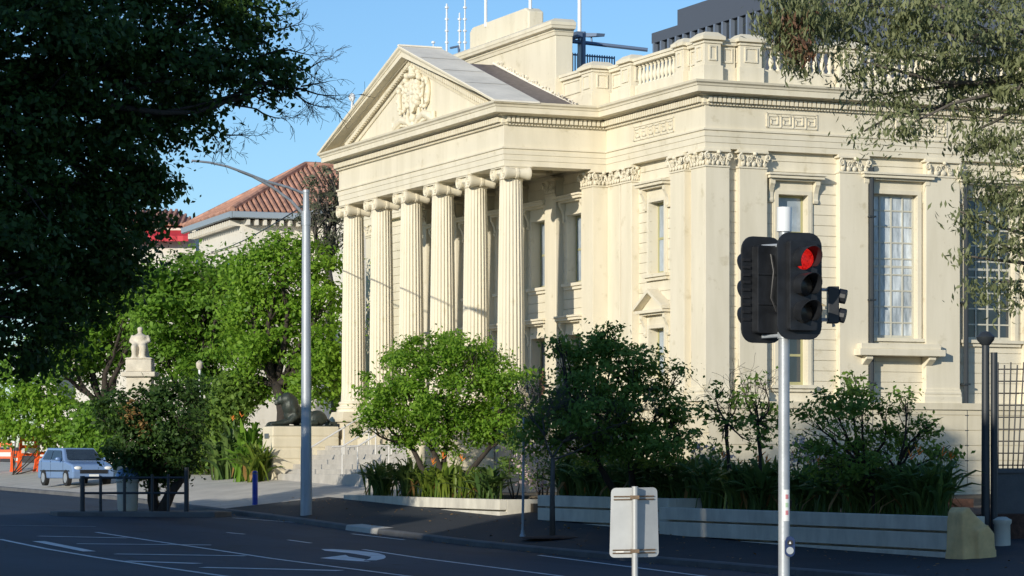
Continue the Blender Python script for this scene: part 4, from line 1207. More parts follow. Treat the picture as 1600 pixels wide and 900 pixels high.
planter('planter', 'concrete planter wall behind the bare sapling, higher tier', pB[0], pB[1], NPL, zB, .2, .0)
pC = (s_at(1030, NPL-.35), s_at(1483, NPL-.35)); zC = .60
planter('planter', 'long concrete planter wall behind the traffic light pole, lower tier', pC[0], pC[1], NPL-.35, zC, .0, -.2, ret=.8)
def bed(name, s0, s1, n0, n1, z, m='mulch'):
    mb = MB(); mb.box((s0, n0, -1.2), (s1, n1, z)); o = mb.build(name, M[m]); o.location = (O.x, O.y, 0); o.rotation_euler = (0, 0, ROTZ); tag(o, kind='structure')
bed('planting_bed', pA[0]+.25, pA[1]-.25, NPL+.23, -3.3, zA-.06); bed('planting_bed', pB[0]+.25, pB[1]-.05, NPL+.23, 2.9, zB-.05); bed('planting_bed', pC[0]+.25, pC[1]-4, NPL-.1, 2.9, zC-.05); bed('planting_bed', pC[1]-3.99, pC[1]-.25, NPL-.1, NPL+.5, zC-.05)
bed('garden_bed', pA[1]+.02, pB[0]-.02, NPL+.9, 2.9, .55, 'earth')
bed('garden_bed', 1.5, pA[1], -3.3, 2.9, .72, 'earth')

def strap_plant(name, label, base, r, h, nb, key, group, w=.075, flowers=0, lean=1.0):
    t = thing(name, label, 'plant', base, 0, group); mb = MB()
    for i in range(nb):
        a = rnd.uniform(0, 2*math.pi); out = rnd.uniform(.15, 1)**.8*r*lean; hh = h*rnd.uniform(.55, 1.05)*(1-.35*(out/r)**2)
        st = Vector((rnd.gauss(0, r*.16), rnd.gauss(0, r*.16), -.03)); d = Vector((math.cos(a), math.sin(a), 0)); sd_ = Vector((-d.y, d.x, 0))
        tw = rnd.uniform(-.5, .5); sd2 = (sd_*math.cos(tw)+Vector((0, 0, 1))*math.sin(tw)*.6)
        prof = ((0, .35), (.3, .45), (.55, 1.0), (.8, .85), (1, .06)); ww = w*rnd.uniform(.7, 1.25); pts = []
        for t_, wf in prof:
            c = st+d*(out*t_**1.5)+Vector((0, 0, hh*(math.sin(t_*1.9)/math.sin(1.55) if out > r*.5 else t_)))
            fold = Vector((0, 0, 1))*ww*.25*wf-d*ww*.3*wf
            pts += [c-sd2*ww*wf*.5+fold*.5, c-fold*.2, c+sd2*ww*wf*.5+fold*.5]
        fs = []
        for j in range(len(prof)-1):
            for q in (0, 1): fs.append((3*j+q, 3*j+q+1, 3*j+q+4, 3*j+q+3))
        mb.add(pts, fs)
    mb.build('leaves', LF[key], t, fix=False, smooth=0)
    dm = MB()
    for i in range(2):
        aa = rnd.uniform(0, 6.28); dd = Vector((math.cos(aa), math.sin(aa), 0)); s2 = Vector((-dd.y, dd.x, 0))*w*.35; L2 = r*rnd.uniform(.6, 1.0)
        q = [dd*L2*.15+Vector((0, 0, .05)), dd*L2*.5+Vector((0, 0, h*rnd.uniform(.25, .5))), dd*L2*.9+Vector((0, 0, h*.15)), dd*L2+Vector((0, 0, .02))]
        dm.add([p_+s2*k_*f_ for p_, f_ in zip(q, (.6, 1, .8, .2)) for k_ in (-1, 1)], [(0, 1, 3, 2), (2, 3, 5, 4), (4, 5, 7, 6)])
    dm.build('dry_leaf', LF['brownleaf'], t, fix=False)
    if flowers:
        fm = MB()
        for i in range(flowers):
            c = Vector((rnd.gauss(0, r*.4), rnd.gauss(0, r*.4), h*rnd.uniform(.85, 1.1)))
            fm.tube([c+Vector((0, 0, -.05)), c+Vector((.10, 0, .04))], [.02, .008], 5)
            for k in range(4): fm.tube([c, c+Vector((rnd.uniform(-.08, .08), rnd.uniform(-.05, .05), rnd.uniform(.08, .17)))], [.016, .003], 4)
        fm.build('flower', LF['orangeflower'], t, fix=False)
    return t
def at_bed(u, n, z):
    s = s_at(u, n); return tuple(W(s, n, z))
GP = 'strap leaved plants in the planters'
def plab(desc): return 'strap leaved plant '+desc
for u, n, key, r, h, nb, lab, wd in ((598, -4.9, 'strap', .75, 1.05, 95, 'dark, at the left end of the low planter under the sunlit tree', .085), (640, -4.7, 'strap', .7, 1.15, 85, 'dark, behind the sunlit ones under the sunlit tree', .085), (672, -5.0, 'straplit', .6, .95, 38, 'sunlit yellow green, left of the lit group under the sunlit tree', .10), (700, -4.95, 'straplit', .6, 1.05, 40, 'yellow green and lit, in the middle of the low planter', .11), (728, -4.95, 'straplit', .6, .95, 34, 'sunlit yellow green, right of the lit group under the sunlit tree', .10), (765, -4.7, 'strap', .75, .95, 80, 'dark, at the right end of the low planter', .085)):
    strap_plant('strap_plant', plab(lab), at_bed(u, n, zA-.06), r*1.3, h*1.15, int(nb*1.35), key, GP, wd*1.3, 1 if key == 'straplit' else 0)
us = [(890, zB), (930, zB), (968, zB), (1005, zB), (1045, zC), (1080, zC), (1118, zC), (1155, zC), (1192, zC), (1262, zC), (1300, zC), (1340, zC), (1385, zC), (1425, zC), (1460, zC)]
wh = ['first from the left in the higher tier', 'second from the left in the higher tier', 'third in the higher tier, left of the sign back', 'behind the top of the sign back', 'just right of the sign back', 'below the right edge of the shaded tree', 'below the left thin young tree', 'between the two thin young trees', 'just left of the traffic light pole', 'just right of the traffic light pole', 'second right of the traffic light pole', 'third right of the traffic light pole', 'under the wide bushy tree', 'second from the stone block', 'beside the stone block']
for (u, z), l in zip(us, wh):
    strap_plant('strap_plant', plab('dark, '+l), at_bed(u, NPL+rnd.uniform(.75, 1.05), z-.05), .95, rnd.uniform(1.15, 1.45), 110, 'strap', GP, .13, rnd.choice((0, 1, 2)))
for i, (u, z, n) in enumerate(((910, zB, -3.4), (990, zB, -3.4), (1062, zC, -3.6), (1135, zC, -3.6), (1210, zC, -3.6), (1280, zC, -3.6), (1400, zC, -3.6))):
    strap_plant('strap_plant', plab('tall dark one in the back row, ')+('farthest left', 'left of the sapling fork', 'behind the sign back', 'behind the left young tree', 'behind the traffic light pole', 'right of the traffic light pole', 'under the bushy tree')[i], at_bed(u, n, z-.05), .9, 1.2, 95, 'strap', 'tall strap leaved plants at the back of the planters', .10, 2)
# bird of paradise clump left of the lion
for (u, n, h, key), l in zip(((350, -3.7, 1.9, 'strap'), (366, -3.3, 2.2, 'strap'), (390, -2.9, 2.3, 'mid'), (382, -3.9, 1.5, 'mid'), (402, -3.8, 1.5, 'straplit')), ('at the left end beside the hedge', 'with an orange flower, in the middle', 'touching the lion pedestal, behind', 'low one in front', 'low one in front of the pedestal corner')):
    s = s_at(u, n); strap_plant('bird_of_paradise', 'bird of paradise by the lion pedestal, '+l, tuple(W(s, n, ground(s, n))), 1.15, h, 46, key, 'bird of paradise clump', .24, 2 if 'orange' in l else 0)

def shrub(name, label, base, clumps, count, L, key, group=None, flower=None, nfl=0, **kw):
    t = thing(name, label, 'shrub', base, 0, group); tk = MB()
    for c, r, _ in clumps: limb(tk, (rnd.gauss(0, .05), rnd.gauss(0, .05), -.05), Vector(c)-Vector(base), .03, .01, .1, 5, 4)
    tk.build('stem', M['bark'], t, fix=False, smooth=0)
    leaf_obj('foliage', leaves(clumps, count, L, **kw), LF[key], t, base)
    if flower: leaf_obj('blossom', leaves(clumps, nfl, .085, .9, up=.2, sub=6, sigma=.10, hollow=.8), LF[flower], t, base)
    return t
b = at_bed(845, -4.2, .55); shrub('flowering_shrub', 'pale pink flowering shrub in the gap between the planters', b, px([(840, 715, 26), (850, 745, 26), (828, 745, 16), (862, 700, 20), (868, 730, 18)], b[1], .4), 900, .09, 'deep', 'pink flowering shrubs', 'pinkflower', 620, sigma=.12)
b = at_bed(1262, -4.0, zC-.05); shrub('flowering_shrub', 'pale pink flowering shrub just right of the traffic light pole', b, px([(1250, 705, 20), (1280, 712, 22), (1305, 722, 20), (1330, 728, 18), (1262, 690, 12)], b[1], .4), 700, .09, 'deep', 'pink flowering shrubs', 'pinkflower', 420, sigma=.12)
b = at_bed(1100, -3.2, zC-.05); shrub('flowering_shrub', 'pale pink flowering shrub behind the strap plants near the sign back', b, px([(1085, 703, 14), (1112, 708, 13), (1135, 712, 10)], b[1], .3), 250, .09, 'deep', 'pink flowering shrubs', 'pinkflower', 150, sigma=.1)
b = at_bed(800, -3.6, .55); shrub('low_shrub', 'low leafy shrub at the right edge of the low planter', b, px([(795, 725, 16), (812, 735, 14), (800, 700, 14)], b[1], .3), 600, .1, 'deep', None, sigma=.1)
# ================================================================== STREET FURNITURE AND SURROUNDINGS
offtree(-17.4, 60.6, 10.1, 2.5, 16000, 'unseen leafy tree added across the road to shade the lamp post')
offtree(-23.4, 62.4, 8.3, 1.8, 3000, 'smaller unseen tree added across the road to shade the forecourt')

# lamp post
lb = on_ground(478.5, 804.5, 80); D = lb.y
lp = thing('street_lamp', 'tall grey tapered lamp post in front of the columns with a long curved bracket arm', 'street lamp', lb)
zt = U(478, 300, D).z-lb.z
m_ = MB(); m_.tube([(0, 0, -.1), (0, 0, 1.9), (0, 0, 1.95), (0, 0, zt-.9), (0, 0, zt-.55), (0, 0, zt)], [.168, .16, .150, .118, .10, .085], 20); m_.build('post', M['pole'], lp, smooth=40)
m_ = MB(); m_.tube([(0, 0, zt-.95), (0, 0, zt-.55)], .135, 16); m_.tube([(0, 0, zt-.02), (0, 0, zt+.06)], .10, 14); m_.build('collar', M['steel'], lp, smooth=40)
ap = lambda u, v, d=0: U(u, v, D+d)-lb
m_ = MB(); m_.tube([ap(474, 302), ap(448, 292, -.3), ap(415, 283, -.6), ap(385, 271, -1), ap(355, 260, -1.3), ap(328, 254, -1.6), ap(300, 251, -1.9)], [.04, .04, .04, .038, .035, .033, .03], 10)
m_.tube([ap(475, 336), ap(455, 314, -.2), ap(425, 292, -.5), ap(395, 276, -.85), ap(372, 267, -1.1)], [.045, .042, .04, .036, .03], 10); m_.build('bracket_arm', M['pole'], lp, smooth=40)
m_ = MB(); m_.box((-.045, -.17, .55), (.045, -.13, 1.0)); m_.build('access_door', M['steel'], lp)
m_ = MB()
for i in range(9): m_.box((rnd.uniform(-.07, .03), -.172+.02*0, 1.5+i*.13), (rnd.uniform(.0, .08), -.150, 1.56+i*.13))
# blue bollard
bb = on_ground(398.5, 788.5, 85); bo = thing('bollard', 'slim bright blue bollard on the forecourt kerb', 'bollard', bb)
m_ = MB(); m_.lathe([(.085, -.1), (.085, .98), (.075, 1.02), (.05, 1.04), (0, 1.045)], 18); m_.build('post', M['blue'], bo, smooth=40)
m_ = MB(); m_.lathe([(.088, .93), (.088, .985), (.08, .99)], 18); m_.build('band', M['bluegrey'], bo, smooth=40)
# thin sign pole
gb_ = on_ground(816.5, 838.5, 68); gp = thing('thin_pole', 'thin grey steel pole standing alone on the dark footpath', 'pole', gb_)
m_ = MB(); m_.tube([(0, 0, -.1), (.035, 0, U(818, 652, gb_.y).z-gb_.z)], .032, 10); m_.build('tube', M['pole'], gp, smooth=40)
m_ = MB(); m_.lathe([(.07, 0), (.07, .04), (.045, .07), (.04, .16)], 12); m_.build('socket', M['steel'], gp, smooth=40)
m_ = MB(); m_.tube([(.025, 0, 1.95), (.026, 0, 2.0)], .04, 10); m_.build('clamp', M['steel'], gp)

# traffic light
TD = 32.0; tk_ = TD/F
tz = gxy((1225-800)*tk_, TD)
si_ = MB()
for s0, s1 in ((50, 78),):
    vs = []
    for n in (-21.6, -21.5, -17.6, -17.5):
        for s in (s0, s1):
            p = W(s, n); vs.append((p.x, p.y, zk(s)+(-.2 if n in (-21.6, -17.5) else .02)))
    si_.add(vs, [(0, 1, 3, 2), (2, 3, 5, 4), (4, 5, 7, 6)])
tag(si_.build('traffic_island', M['concrete'], fix=False), kind='structure')
tz = zk(60)+.02
tb = Vector(((1225.5-800)*tk_, TD, tz))
tl = thing('traffic_light', 'grey traffic light pole in front of the hall showing a red light', 'traffic light', tb)
tp_ = lambda u, v, d=0.: U(u, v, TD+d)-tb
m_ = MB(); m_.tube([tp_(1225, 905)-Vector((0, 0, .8)), tp_(1225, 520), tp_(1225.5, 326)], [.066, .064, .060], 20); m_.build('pole', M['steel'], tl, smooth=40)
m_ = MB(); m_.tube([tp_(1225, 362)+Vector((0, 0, 0)), tp_(1225.5, 324)], .086, 18); m_.build('pole_cap', M['flag'], tl, smooth=40)
def rrect(w, h, r, k=5):
    out = []
    for cx, cy, a0 in ((w/2-r, h/2-r, 0), (-w/2+r, h/2-r, 90), (-w/2+r, -h/2+r, 180), (w/2-r, -h/2+r, 270)):
        for i in range(k+1):
            a = R(a0+90*i/k); out.append((cx+r*math.cos(a), cy+r*math.sin(a)))
    return out
def signal(cu, cv, yaw, dd, lit, name_lab):
    c = tp_(cu, cv, dd); ux = Vector((math.cos(yaw), math.sin(yaw), 0)); nn = Vector((math.sin(yaw), -math.cos(yaw), 0))
    T = lambda a, b, h: tuple(c+ux*a+Vector((0, 0, b))+nn*h)
    m_ = MB(); m_.prism(rrect(.58, 1.22, .16), -.012, .012, T)
    h = m_.build('signal_head', M['black'], tl, bevel=.004); h['label'] = name_lab
    m_ = MB(); m_.prism(rrect(.36, 1.02, .03), .013, .10, T); m_.prism(rrect(.30, 1.0, .03), -.13, -.013, T)
    for z in (-.17, .17): m_.prism([(-.155, z-.012), (.155, z-.012), (.155, z+.012), (-.155, z+.012)], -.145, -.13, T)
    m_.build('housing', M['black'], h, bevel=.006)
    for i, z in enumerate((.305, 0, -.305)):
        v_ = MB(); seg = 22; b = 0; L = .24
        for rr in (.138, .130):
            for e_ in (0, 1):
                for k in range(seg+1):
                    a = R(-42+264*k/seg); q = math.sin(a)
                    ln = .10 if not e_ else .10+L*(.55+.45*max(0, (q+.7)/1.7))
                    v_.v.append(T(rr*math.cos(a), z+rr*math.sin(a), ln))
        s_ = seg+1
        for k in range(seg):
            v_.f += [(k, k+1, s_+k+1, s_+k), (2*s_+k, 3*s_+k, 3*s_+k+1, 2*s_+k+1), (s_+k, s_+k+1, 3*s_+k+1, 3*s_+k)]
        v_.build('visor', M['black'], h, smooth=40)
        l_ = MB()
        pr = [(.124, .101), (.122, .112), (.09, .126), (.05, .134), (0, .137)]
        for rr, hh in pr:
            for k in range(20):
                a = 2*math.pi*k/20; l_.v.append(T(rr*math.cos(a), z+rr*math.sin(a), hh))
        for j in range(len(pr)-1):
            for k in range(20): l_.f.append((j*20+k, j*20+(k+1) % 20, (j+1)*20+(k+1) % 20, (j+1)*20+k))
        l_.build('lens', M['redlens' if (lit and i == 0) else 'darklens'], h, smooth=60)
    return h, T
h1, T1 = signal(1249, 447, R(24), -.16, True, 'signal head facing the camera side with the red lens lit')
h2, T2 = signal(1190, 453, R(180+32), .04, False, 'signal head turned away, seen from the back')
for v in (383, 524):
    m_ = MB(); m_.tube([tp_(1225, v), tp_(1190, v+2, .0)], .022, 8); m_.tube([tp_(1225, v), tp_(1245, v, -.1)], .022, 8); m_.tube([tp_(1225, v-5), tp_(1225, v+5)], .078, 14)
    m_.build('mounting_bracket', M['steel'], tl, smooth=40)
m_ = MB(); pts = [T2(-.02, .40, -.15), T2(-.03, .2, -.19), T2(0, -.1, -.18), T2(-.06, -.25, -.2), T2(-.2, -.30, -.12)]; m_.tube(pts, .014, 8)
for i in range(9): m_.prism([(.18, -.36+i*.085), (.28, -.36+i*.085), (.28, -.33+i*.085), (.18, -.33+i*.085)], -.03, -.013, T2)
m_.build('cable', M['blackiron'], tl, smooth=40)
m_ = MB(); c0 = tp_(1303, 478, .12)
m_.box(tuple(c0+Vector((-.075, -.10, -.20))), tuple(c0+Vector((.05, .10, .22)))); m_.tube([c0+Vector((.05, 0, .12)), c0+Vector((.14, -.02, .10))], .085, 12); m_.tube([c0+Vector((.05, 0, -.1)), c0+Vector((.13, -.02, -.12))], .085, 12)
ps = m_.build('pedestrian_signal', M['black'], tl, bevel=.008)
m_ = MB(); m_.tube([tp_(1230, 500), c0+Vector((-.02, 0, -.16)), c0+Vector((0, 0, -.24))], .02, 8); m_.tube([tp_(1230, 450), c0+Vector((-.02, 0, .18))], .018, 8); m_.build('bracket', M['steel'], ps, smooth=40)
# sticker with faded print, push button
def onpole(u0, u1, v0, v1, r, name, m):
    mb = MB(); seg = 8; pc = tp_(1225, 0)
    a0, a1 = math.asin(max(-1, min(1, (u0-1225)*tk_/r))), math.asin(max(-1, min(1, (u1-1225)*tk_/r)))
    for v in (v0, v1):
        for k in range(seg+1):
            a = a0+(a1-a0)*k/seg; p = tp_(1225, v); mb.v.append((p.x+r*math.sin(a), p.y-r*math.cos(a), p.z))
    for k in range(seg): mb.f.append((k, k+1, seg+2+k, seg+1+k))
    return mb.build(name, M[m], tl, fix=False, smooth=0)
onpole(1222.5, 1233, 765, 814, .0675, 'sticker', 'label')
for v, c in ((776, 'pink'), (789, 'greenprint'), (801, 'pink')): onpole(1226.5, 1231, v-3.5, v+3.5, .0690, 'sticker_print', c)
bc = tp_(1234, 854, -.075)
TT = lambda a, b, h: (bc.x+a, bc.y-h, bc.z+b)
m_ = MB(); m_.prism(rrect(.118, .235, .058, 8), -.05, .02, TT); pbn = m_.build('push_button', M['navy'], tl, bevel=.005)
for z, r in ((.045, .032), (-.045, .042)):
    m_ = MB(); m_.prism([(r*math.cos(2*math.pi*k/20), z+r*math.sin(2*math.pi*k/20)) for k in range(20)], .021, .034, TT); m_.build('button', M['steel' if z < 0 else 'black'], pbn)
    if z > 0:
        m_ = MB(); m_.prism([(-.014, z-.012), (.014, z-.012), (0, z+.016)], .035, .037, TT); m_.build('button_arrow', M['label'], pbn)

# road sign seen from the back
sx, sD = (992-800)/F*32, 32.0
sb = Vector((sx, sD, zk(60)+.02)); sg_ = thing('road_sign', 'back of a pale aluminium road sign on a thin post at the bottom edge', 'road sign', sb)
sp_ = lambda u, v, d=0.: U(u, v, sD+d)-sb
m_ = MB(); m_.tube([(0, 0, -.1), sp_(992, 760, .0)], .036, 14); m_.build('post', M['signback'], sg_, smooth=40)
m_ = MB(); c = sp_(991.5, 816.5, .055); P_ = rrect(.555, .80, .055, 5); k = len(P_)
def SG(a, b, h):
    aw = a*(1.0-.09*b)
    return (c.x+aw, c.y+h+(-aw*.04 if a < 0 else aw*.55)+.03*(b+.4), c.z+b+.012*a)
N1 = 9
vs = [SG(a, b, 0) for a, b in P_]+[SG(a, b, .006) for a, b in P_]
mid0 = [(0, .40), (0, -.40)]
L_i = [i for i, p in enumerate(P_) if p[0] < 0]; R_i = [i for i, p in enumerate(P_) if p[0] >= 0]
base_n = len(vs); vs += [SG(0, .40, 0), SG(0, -.40, 0), SG(0, .40, .006), SG(0, -.40, .006)]
m_.add(vs, [tuple([base_n]+L_i+[base_n+1]), tuple([base_n+1]+[i for i in R_i if P_[i][1] < 0]+[i for i in R_i if P_[i][1] >= 0]+[base_n]),
            tuple([base_n+2]+[i+k for i in L_i]+[base_n+3]), tuple([base_n+3]+[i+k for i in R_i if P_[i][1] < 0]+[i+k for i in R_i if P_[i][1] >= 0]+[base_n+2])]+[(i, (i+1) % k, k+(i+1) % k, k+i) for i in range(k)])
m_.build('plate', M['signback'], sg_, fix=True)
for z in (.30, -.315):
    m_ = MB()
    for dz in (0.0, -.035):
        for a0, a1 in ((-.245, -.0), (.0, .235)):
            p, q = SG(a0, z+dz, -.012), SG(a1, z+dz, -.012); m_.tube([p, q], .008, 6)
    m_.box((c.x-.05, c.y-.095, c.z+z-.03), (c.x+.05, c.y-.01, c.z+z+.012)); m_.build('bracket', M['rust'], sg_)
m_ = MB(); m_.add([SG(-.21, -.355, -.004), SG(-.12, -.352, -.004), SG(-.12, -.395+.03, -.004), SG(-.12, -.325, -.004), SG(-.21, -.33, -.004)], [(0, 1, 3, 4)]); m_.build('sticker', M['label'], sg_, fix=False)

# bronze lion
ln_ = thing('lion_statue', 'dark bronze lion lying on the banded pedestal, head raised, facing the road', 'statue', W(-14.18, -3.2, 2.935), ROTZ)
q = MB()
E = lambda x, y, z, rx, ry, rz, rot=0: q.ell((y, x, z), (ry, rx, rz), 14, 10, Matrix.Rotation(rot, 3, 'X') if rot else None)
E(1.80, 0, .30, .36, .26, .28); E(1.35, 0, .34, .48, .23, .25); E(.92, 0, .44, .36, .27, .38); E(.80, 0, .74, .31, .33, .40); E(.70, 0, .96, .25, .28, .25)
E(.50, 0, .93, .19, .16, .17); E(.36, 0, .87, .14, .105, .10); E(.30, 0, .80, .10, .085, .07); E(.25, 0, .91, .05, .06, .045); E(.44, 0, 1.03, .10, .14, .07)
for sg in (-1, 1):
    E(.68, sg*.17, 1.10, .05, .06, .07); E(.40, sg*.075, .97, .04, .04, .035)
    q.tube([(sg*.20, .95, .38), (sg*.23, .72, .18), (sg*.21, .45, .11), (sg*.20, .18, .09)], [.16, .115, .09, .085], 12); E(.14, sg*.20, .085, .14, .10, .085)
    for k in range(3): E(.03, sg*.20+(k-1)*.06, .06, .06, .035, .05)
    E(1.78, sg*.24, .26, .34, .13, .25); q.tube([(sg*.30, 1.70, .12), (sg*.33, 1.40, .09), (sg*.31, 1.20, .07)], [.11, .085, .075], 10); E(1.14, sg*.31, .07, .12, .085, .07)
    for k in range(4): q.tube([(sg*(.12+.05*k), .62+.07*k, 1.05-.1*k), (sg*(.24+.02*k), .70+.06*k, .85-.1*k), (sg*(.22+.02*k), .74+.05*k, .58-.06*k)], [.05, .06, .03], 7)
q.tube([(0, 2.1, .30), (.08, 2.24, .18), (.22, 2.28, .08), (.36, 2.15, .06)], [.06, .05, .045, .06], 8)
remeshed('lion', q, M['bronze'], ln_, .028, it=3)
m_ = MB(); m_.box((-.44, .0, -.02), (.44, 2.36, .03)); m_.box((-.3, 2.2, .03), (.3, 2.42, .17)); m_.build('plinth_slab', M['bronze'], ln_, bevel=.01)

# white house with tiled roof
hc = U(363, 330, 135); e1 = Vector((.94, .34, 0)).normalized(); e2 = Vector((-e1.y, e1.x, 0))
HZ = hc.z
hs = thing('tiled_house', 'white rendered house with terracotta hipped roof and blue grey gutter', 'house', (hc.x, hc.y, 0))
H = lambda a, b, z: tuple(e1*a+e2*b+Vector((0, 0, z)))
RI = 5.1; RH = 2.85
m_ = MB(); ins = .65
for a0, a1, b0, b1 in ((ins, 14, ins, 10.2-ins), (3.6+ins, 13.3, -6+ins, ins)):
    m_.add([H(a0, b0, -1), H(a1, b0, -1), H(a1, b1, -1), H(a0, b1, -1), H(a0, b0, HZ-.35), H(a1, b0, HZ-.35), H(a1, b1, HZ-.35), H(a0, b1, HZ-.35)], [(0, 3, 2, 1), (4, 5, 6, 7), (0, 1, 5, 4), (1, 2, 6, 5), (2, 3, 7, 6), (3, 0, 4, 7)])
hw_ = m_.build('wall', M['housewall'], hs)
m_ = MB()
m_.add([H(ins-.06, ins-.06, HZ-1.55), H(4, ins-.06, HZ-1.55), H(4, ins-.06, HZ-1.42), H(ins-.06, ins-.06, HZ-1.42), H(ins-.06, 9.5, HZ-1.55), H(ins-.06, 9.5, HZ-1.42)], [(0, 1, 2, 3), (0, 3, 5, 4)])
m_.build('string_course', M['housewall'], hw_, fix=False)
m_ = MB()
PTS = [H(0, 0, HZ+.0), H(14, 0, HZ), H(14, 10.2, HZ), H(0, 10.2, HZ), H(RI, RI, HZ+RH), H(14-RI, RI, HZ+RH)]
m_.add(PTS, [(0, 1, 5, 4), (1, 2, 5), (2, 3, 4, 5), (3, 0, 4), (3, 2, 1, 0)])
m_.add([H(3.6, -6, HZ), H(13.8, -6, HZ), H(3.6, 2, HZ), H(3.6+RI, -6+RI, HZ+RH), H(3.6+RI, 5.0, HZ+RH), H(13.8, 2, HZ)], [(0, 3, 4, 2), (0, 1, 3), (1, 5, 4, 3)])
t_ = .30
x = .15
while x < 13.9:
    up = min(x, 14-x, RI); m_.tube([H(x, -.05, HZ+.05), H(x, up, HZ+.05+RH*up/RI)], .105, 6); x += t_
x = .15
while x < 10.1:
    up = min(x, 10.2-x, RI); m_.tube([H(-.05, x, HZ+.05), H(up, x, HZ+.05+RH*up/RI)], .105, 6); x += t_
x = .15
while x < 7.4:
    up = min(x, RI); b_ = -6+x; lo = max(0, b_) if b_ > 0 else 0
    m_.tube([H(3.6+lo, b_, HZ+.05+RH*lo/RI), H(3.6+up, b_, HZ+.05+RH*up/RI)], .105, 6); x += t_
for a, b in ((H(0, 0, HZ+.1), H(RI, RI, HZ+RH+.1)), (H(RI, RI, HZ+RH+.1), H(14-RI, RI, HZ+RH+.1)), (H(0, 10.2, HZ+.1), H(RI, RI, HZ+RH+.1)), (H(3.6, -6, HZ+.1), H(3.6+RI, -6+RI, HZ+RH+.1))): m_.tube([a, b], .16, 8)
m_.build('roof', M['terracotta'], hs)
m_ = MB()
def gut(a, b, c, d):
    A_, B_ = Vector(H(a, b, 0)), Vector(H(c, d, 0)); dd = (B_-A_).normalized(); nn = Vector((dd.y, -dd.x, 0))
    vs = []
    for p in (A_, B_):
        for o, z in ((.02, HZ-.32), (.14, HZ-.28), (.16, HZ-.02), (.02, HZ+.02)): vs.append(tuple(p+nn*o+Vector((0, 0, z))))
    m_.add(vs, [(0, 1, 2, 3), (7, 6, 5, 4), (0, 4, 5, 1), (1, 5, 6, 2), (2, 6, 7, 3)])
gut(0, 0, 3.6, 0); gut(0, 10.2, 0, 0); gut(3.6, 0, 3.6, -6); gut(3.6, -6, 13.8, -6)
m_.build('gutter', M['gutter'], hs)
m_ = MB()
for i in range(8):
    a = .75+i*.42; m_.add([H(a+x, y, z) for z in (HZ-.62, HZ-.34) for x, y in ((0, .08), (.16, .08), (.16, ins), (0, ins))], [(3, 2, 1, 0), (4, 5, 6, 7), (0, 1, 5, 4), (1, 2, 6, 5), (2, 3, 7, 6), (3, 0, 4, 7)])
for i in range(20):
    b = .9+i*.45; m_.add([H(x, b+y, z) for z in (HZ-.62, HZ-.34) for x, y in ((.08, 0), (ins, 0), (ins, .16), (.08, .16))], [(3, 2, 1, 0), (4, 5, 6, 7), (0, 1, 5, 4), (1, 2, 6, 5), (2, 3, 7, 6), (3, 0, 4, 7)])
m_.build('eaves_bracket', M['housewall'], hs)
for b in (3, 6.5):
    m_ = MB(); m_.add([H(ins-.03, b, HZ-4.2), H(ins-.03, b+1.1, HZ-4.2), H(ins-.03, b+1.1, HZ-2.2), H(ins-.03, b, HZ-2.2)], [(0, 1, 2, 3)]); m_.build('window', M['glass'], hs, fix=False)
# second house with a red awning further left
h2c = U(230, 352, 158); h2 = thing('corner_house', 'small house with a red tiled roof and red awning beside the big dark tree', 'house', (h2c.x, h2c.y, 0))
m_ = MB(); w_ = 3.0; zz = h2c.z
m_.box((-3, .4, -1), (w_-.3, 6, zz-.1)); m_.build('wall', M['housewall'], h2)
m_ = MB(); m_.add([(-3.3, 0, zz), (w_, 0, zz), (w_, 6.4, zz), (-3.3, 6.4, zz), (-1, 3.2, zz+1.1), (w_-1.6, 3.2, zz+1.1)], [(0, 1, 5, 4), (1, 2, 5), (2, 3, 4, 5), (3, 0, 4), (3, 2, 1, 0)])
x = -3.2
while x < w_: m_.tube([(x, -.05, zz+.05), (max(-1, min(x, w_-1.6)) if 0 else x, min(3.2, 3.2*min((x+3.3)/2.3, (w_-x)/1.6, 1)), zz+.05+1.1*min((x+3.3)/2.3, (w_-x)/1.6, 1))], .1, 5); x += .32
m_.build('roof', M['terracotta'], h2)
m_ = MB(); vs = []
for i in range(13):
    x = -1.2+i*.3; s_ = .05*(i % 2)
    vs += [(x, .35, zz-.25), (x, -.6-s_, zz-.65), (x, -.62-s_, zz-.95)]
m_.add(vs, [(3*i+j, 3*i+j+3, 3*i+j+4, 3*i+j+1) for i in range(12) for j in (0, 1)]); m_.build('awning', M['awning'], h2, fix=False)
# overhead cable
cb_ = MB(); A_, B_ = U(474, 322, D+.2), U(310, 397, 158)
cb_.tube([tuple(A_.lerp(B_, t/10)-Vector((0, 0, 1.2*math.sin(math.pi*t/10)*.25))) for t in range(11)], .022, 5)
tag(cb_.build('overhead_cable', M['blackiron'], fix=False), 'thin dark overhead cable from the lamp post down to the left', 'cable')
# white building behind the monument
wb = U(60, 560, 185); wt = thing('white_building', 'low white building glimpsed between the trees behind the monument', 'building', (wb.x, wb.y, 0))
m_ = MB(); wz = wb.z; m_.box((0, 0, -1), (17, 8, wz)); m_.build('wall', M['housewall'], wt)
m_ = MB(); m_.box((-.3, -.3, wz), (17.3, 8.3, wz+.3)); m_.build('cornice', M['housewall'], wt)
for i in range(5):
    m_ = MB(); m_.box((1.2+i*3.2, -.04, wz-3.2), (2.4+i*3.2, .02, wz-1)); m_.build('window', M['glass'], wt)

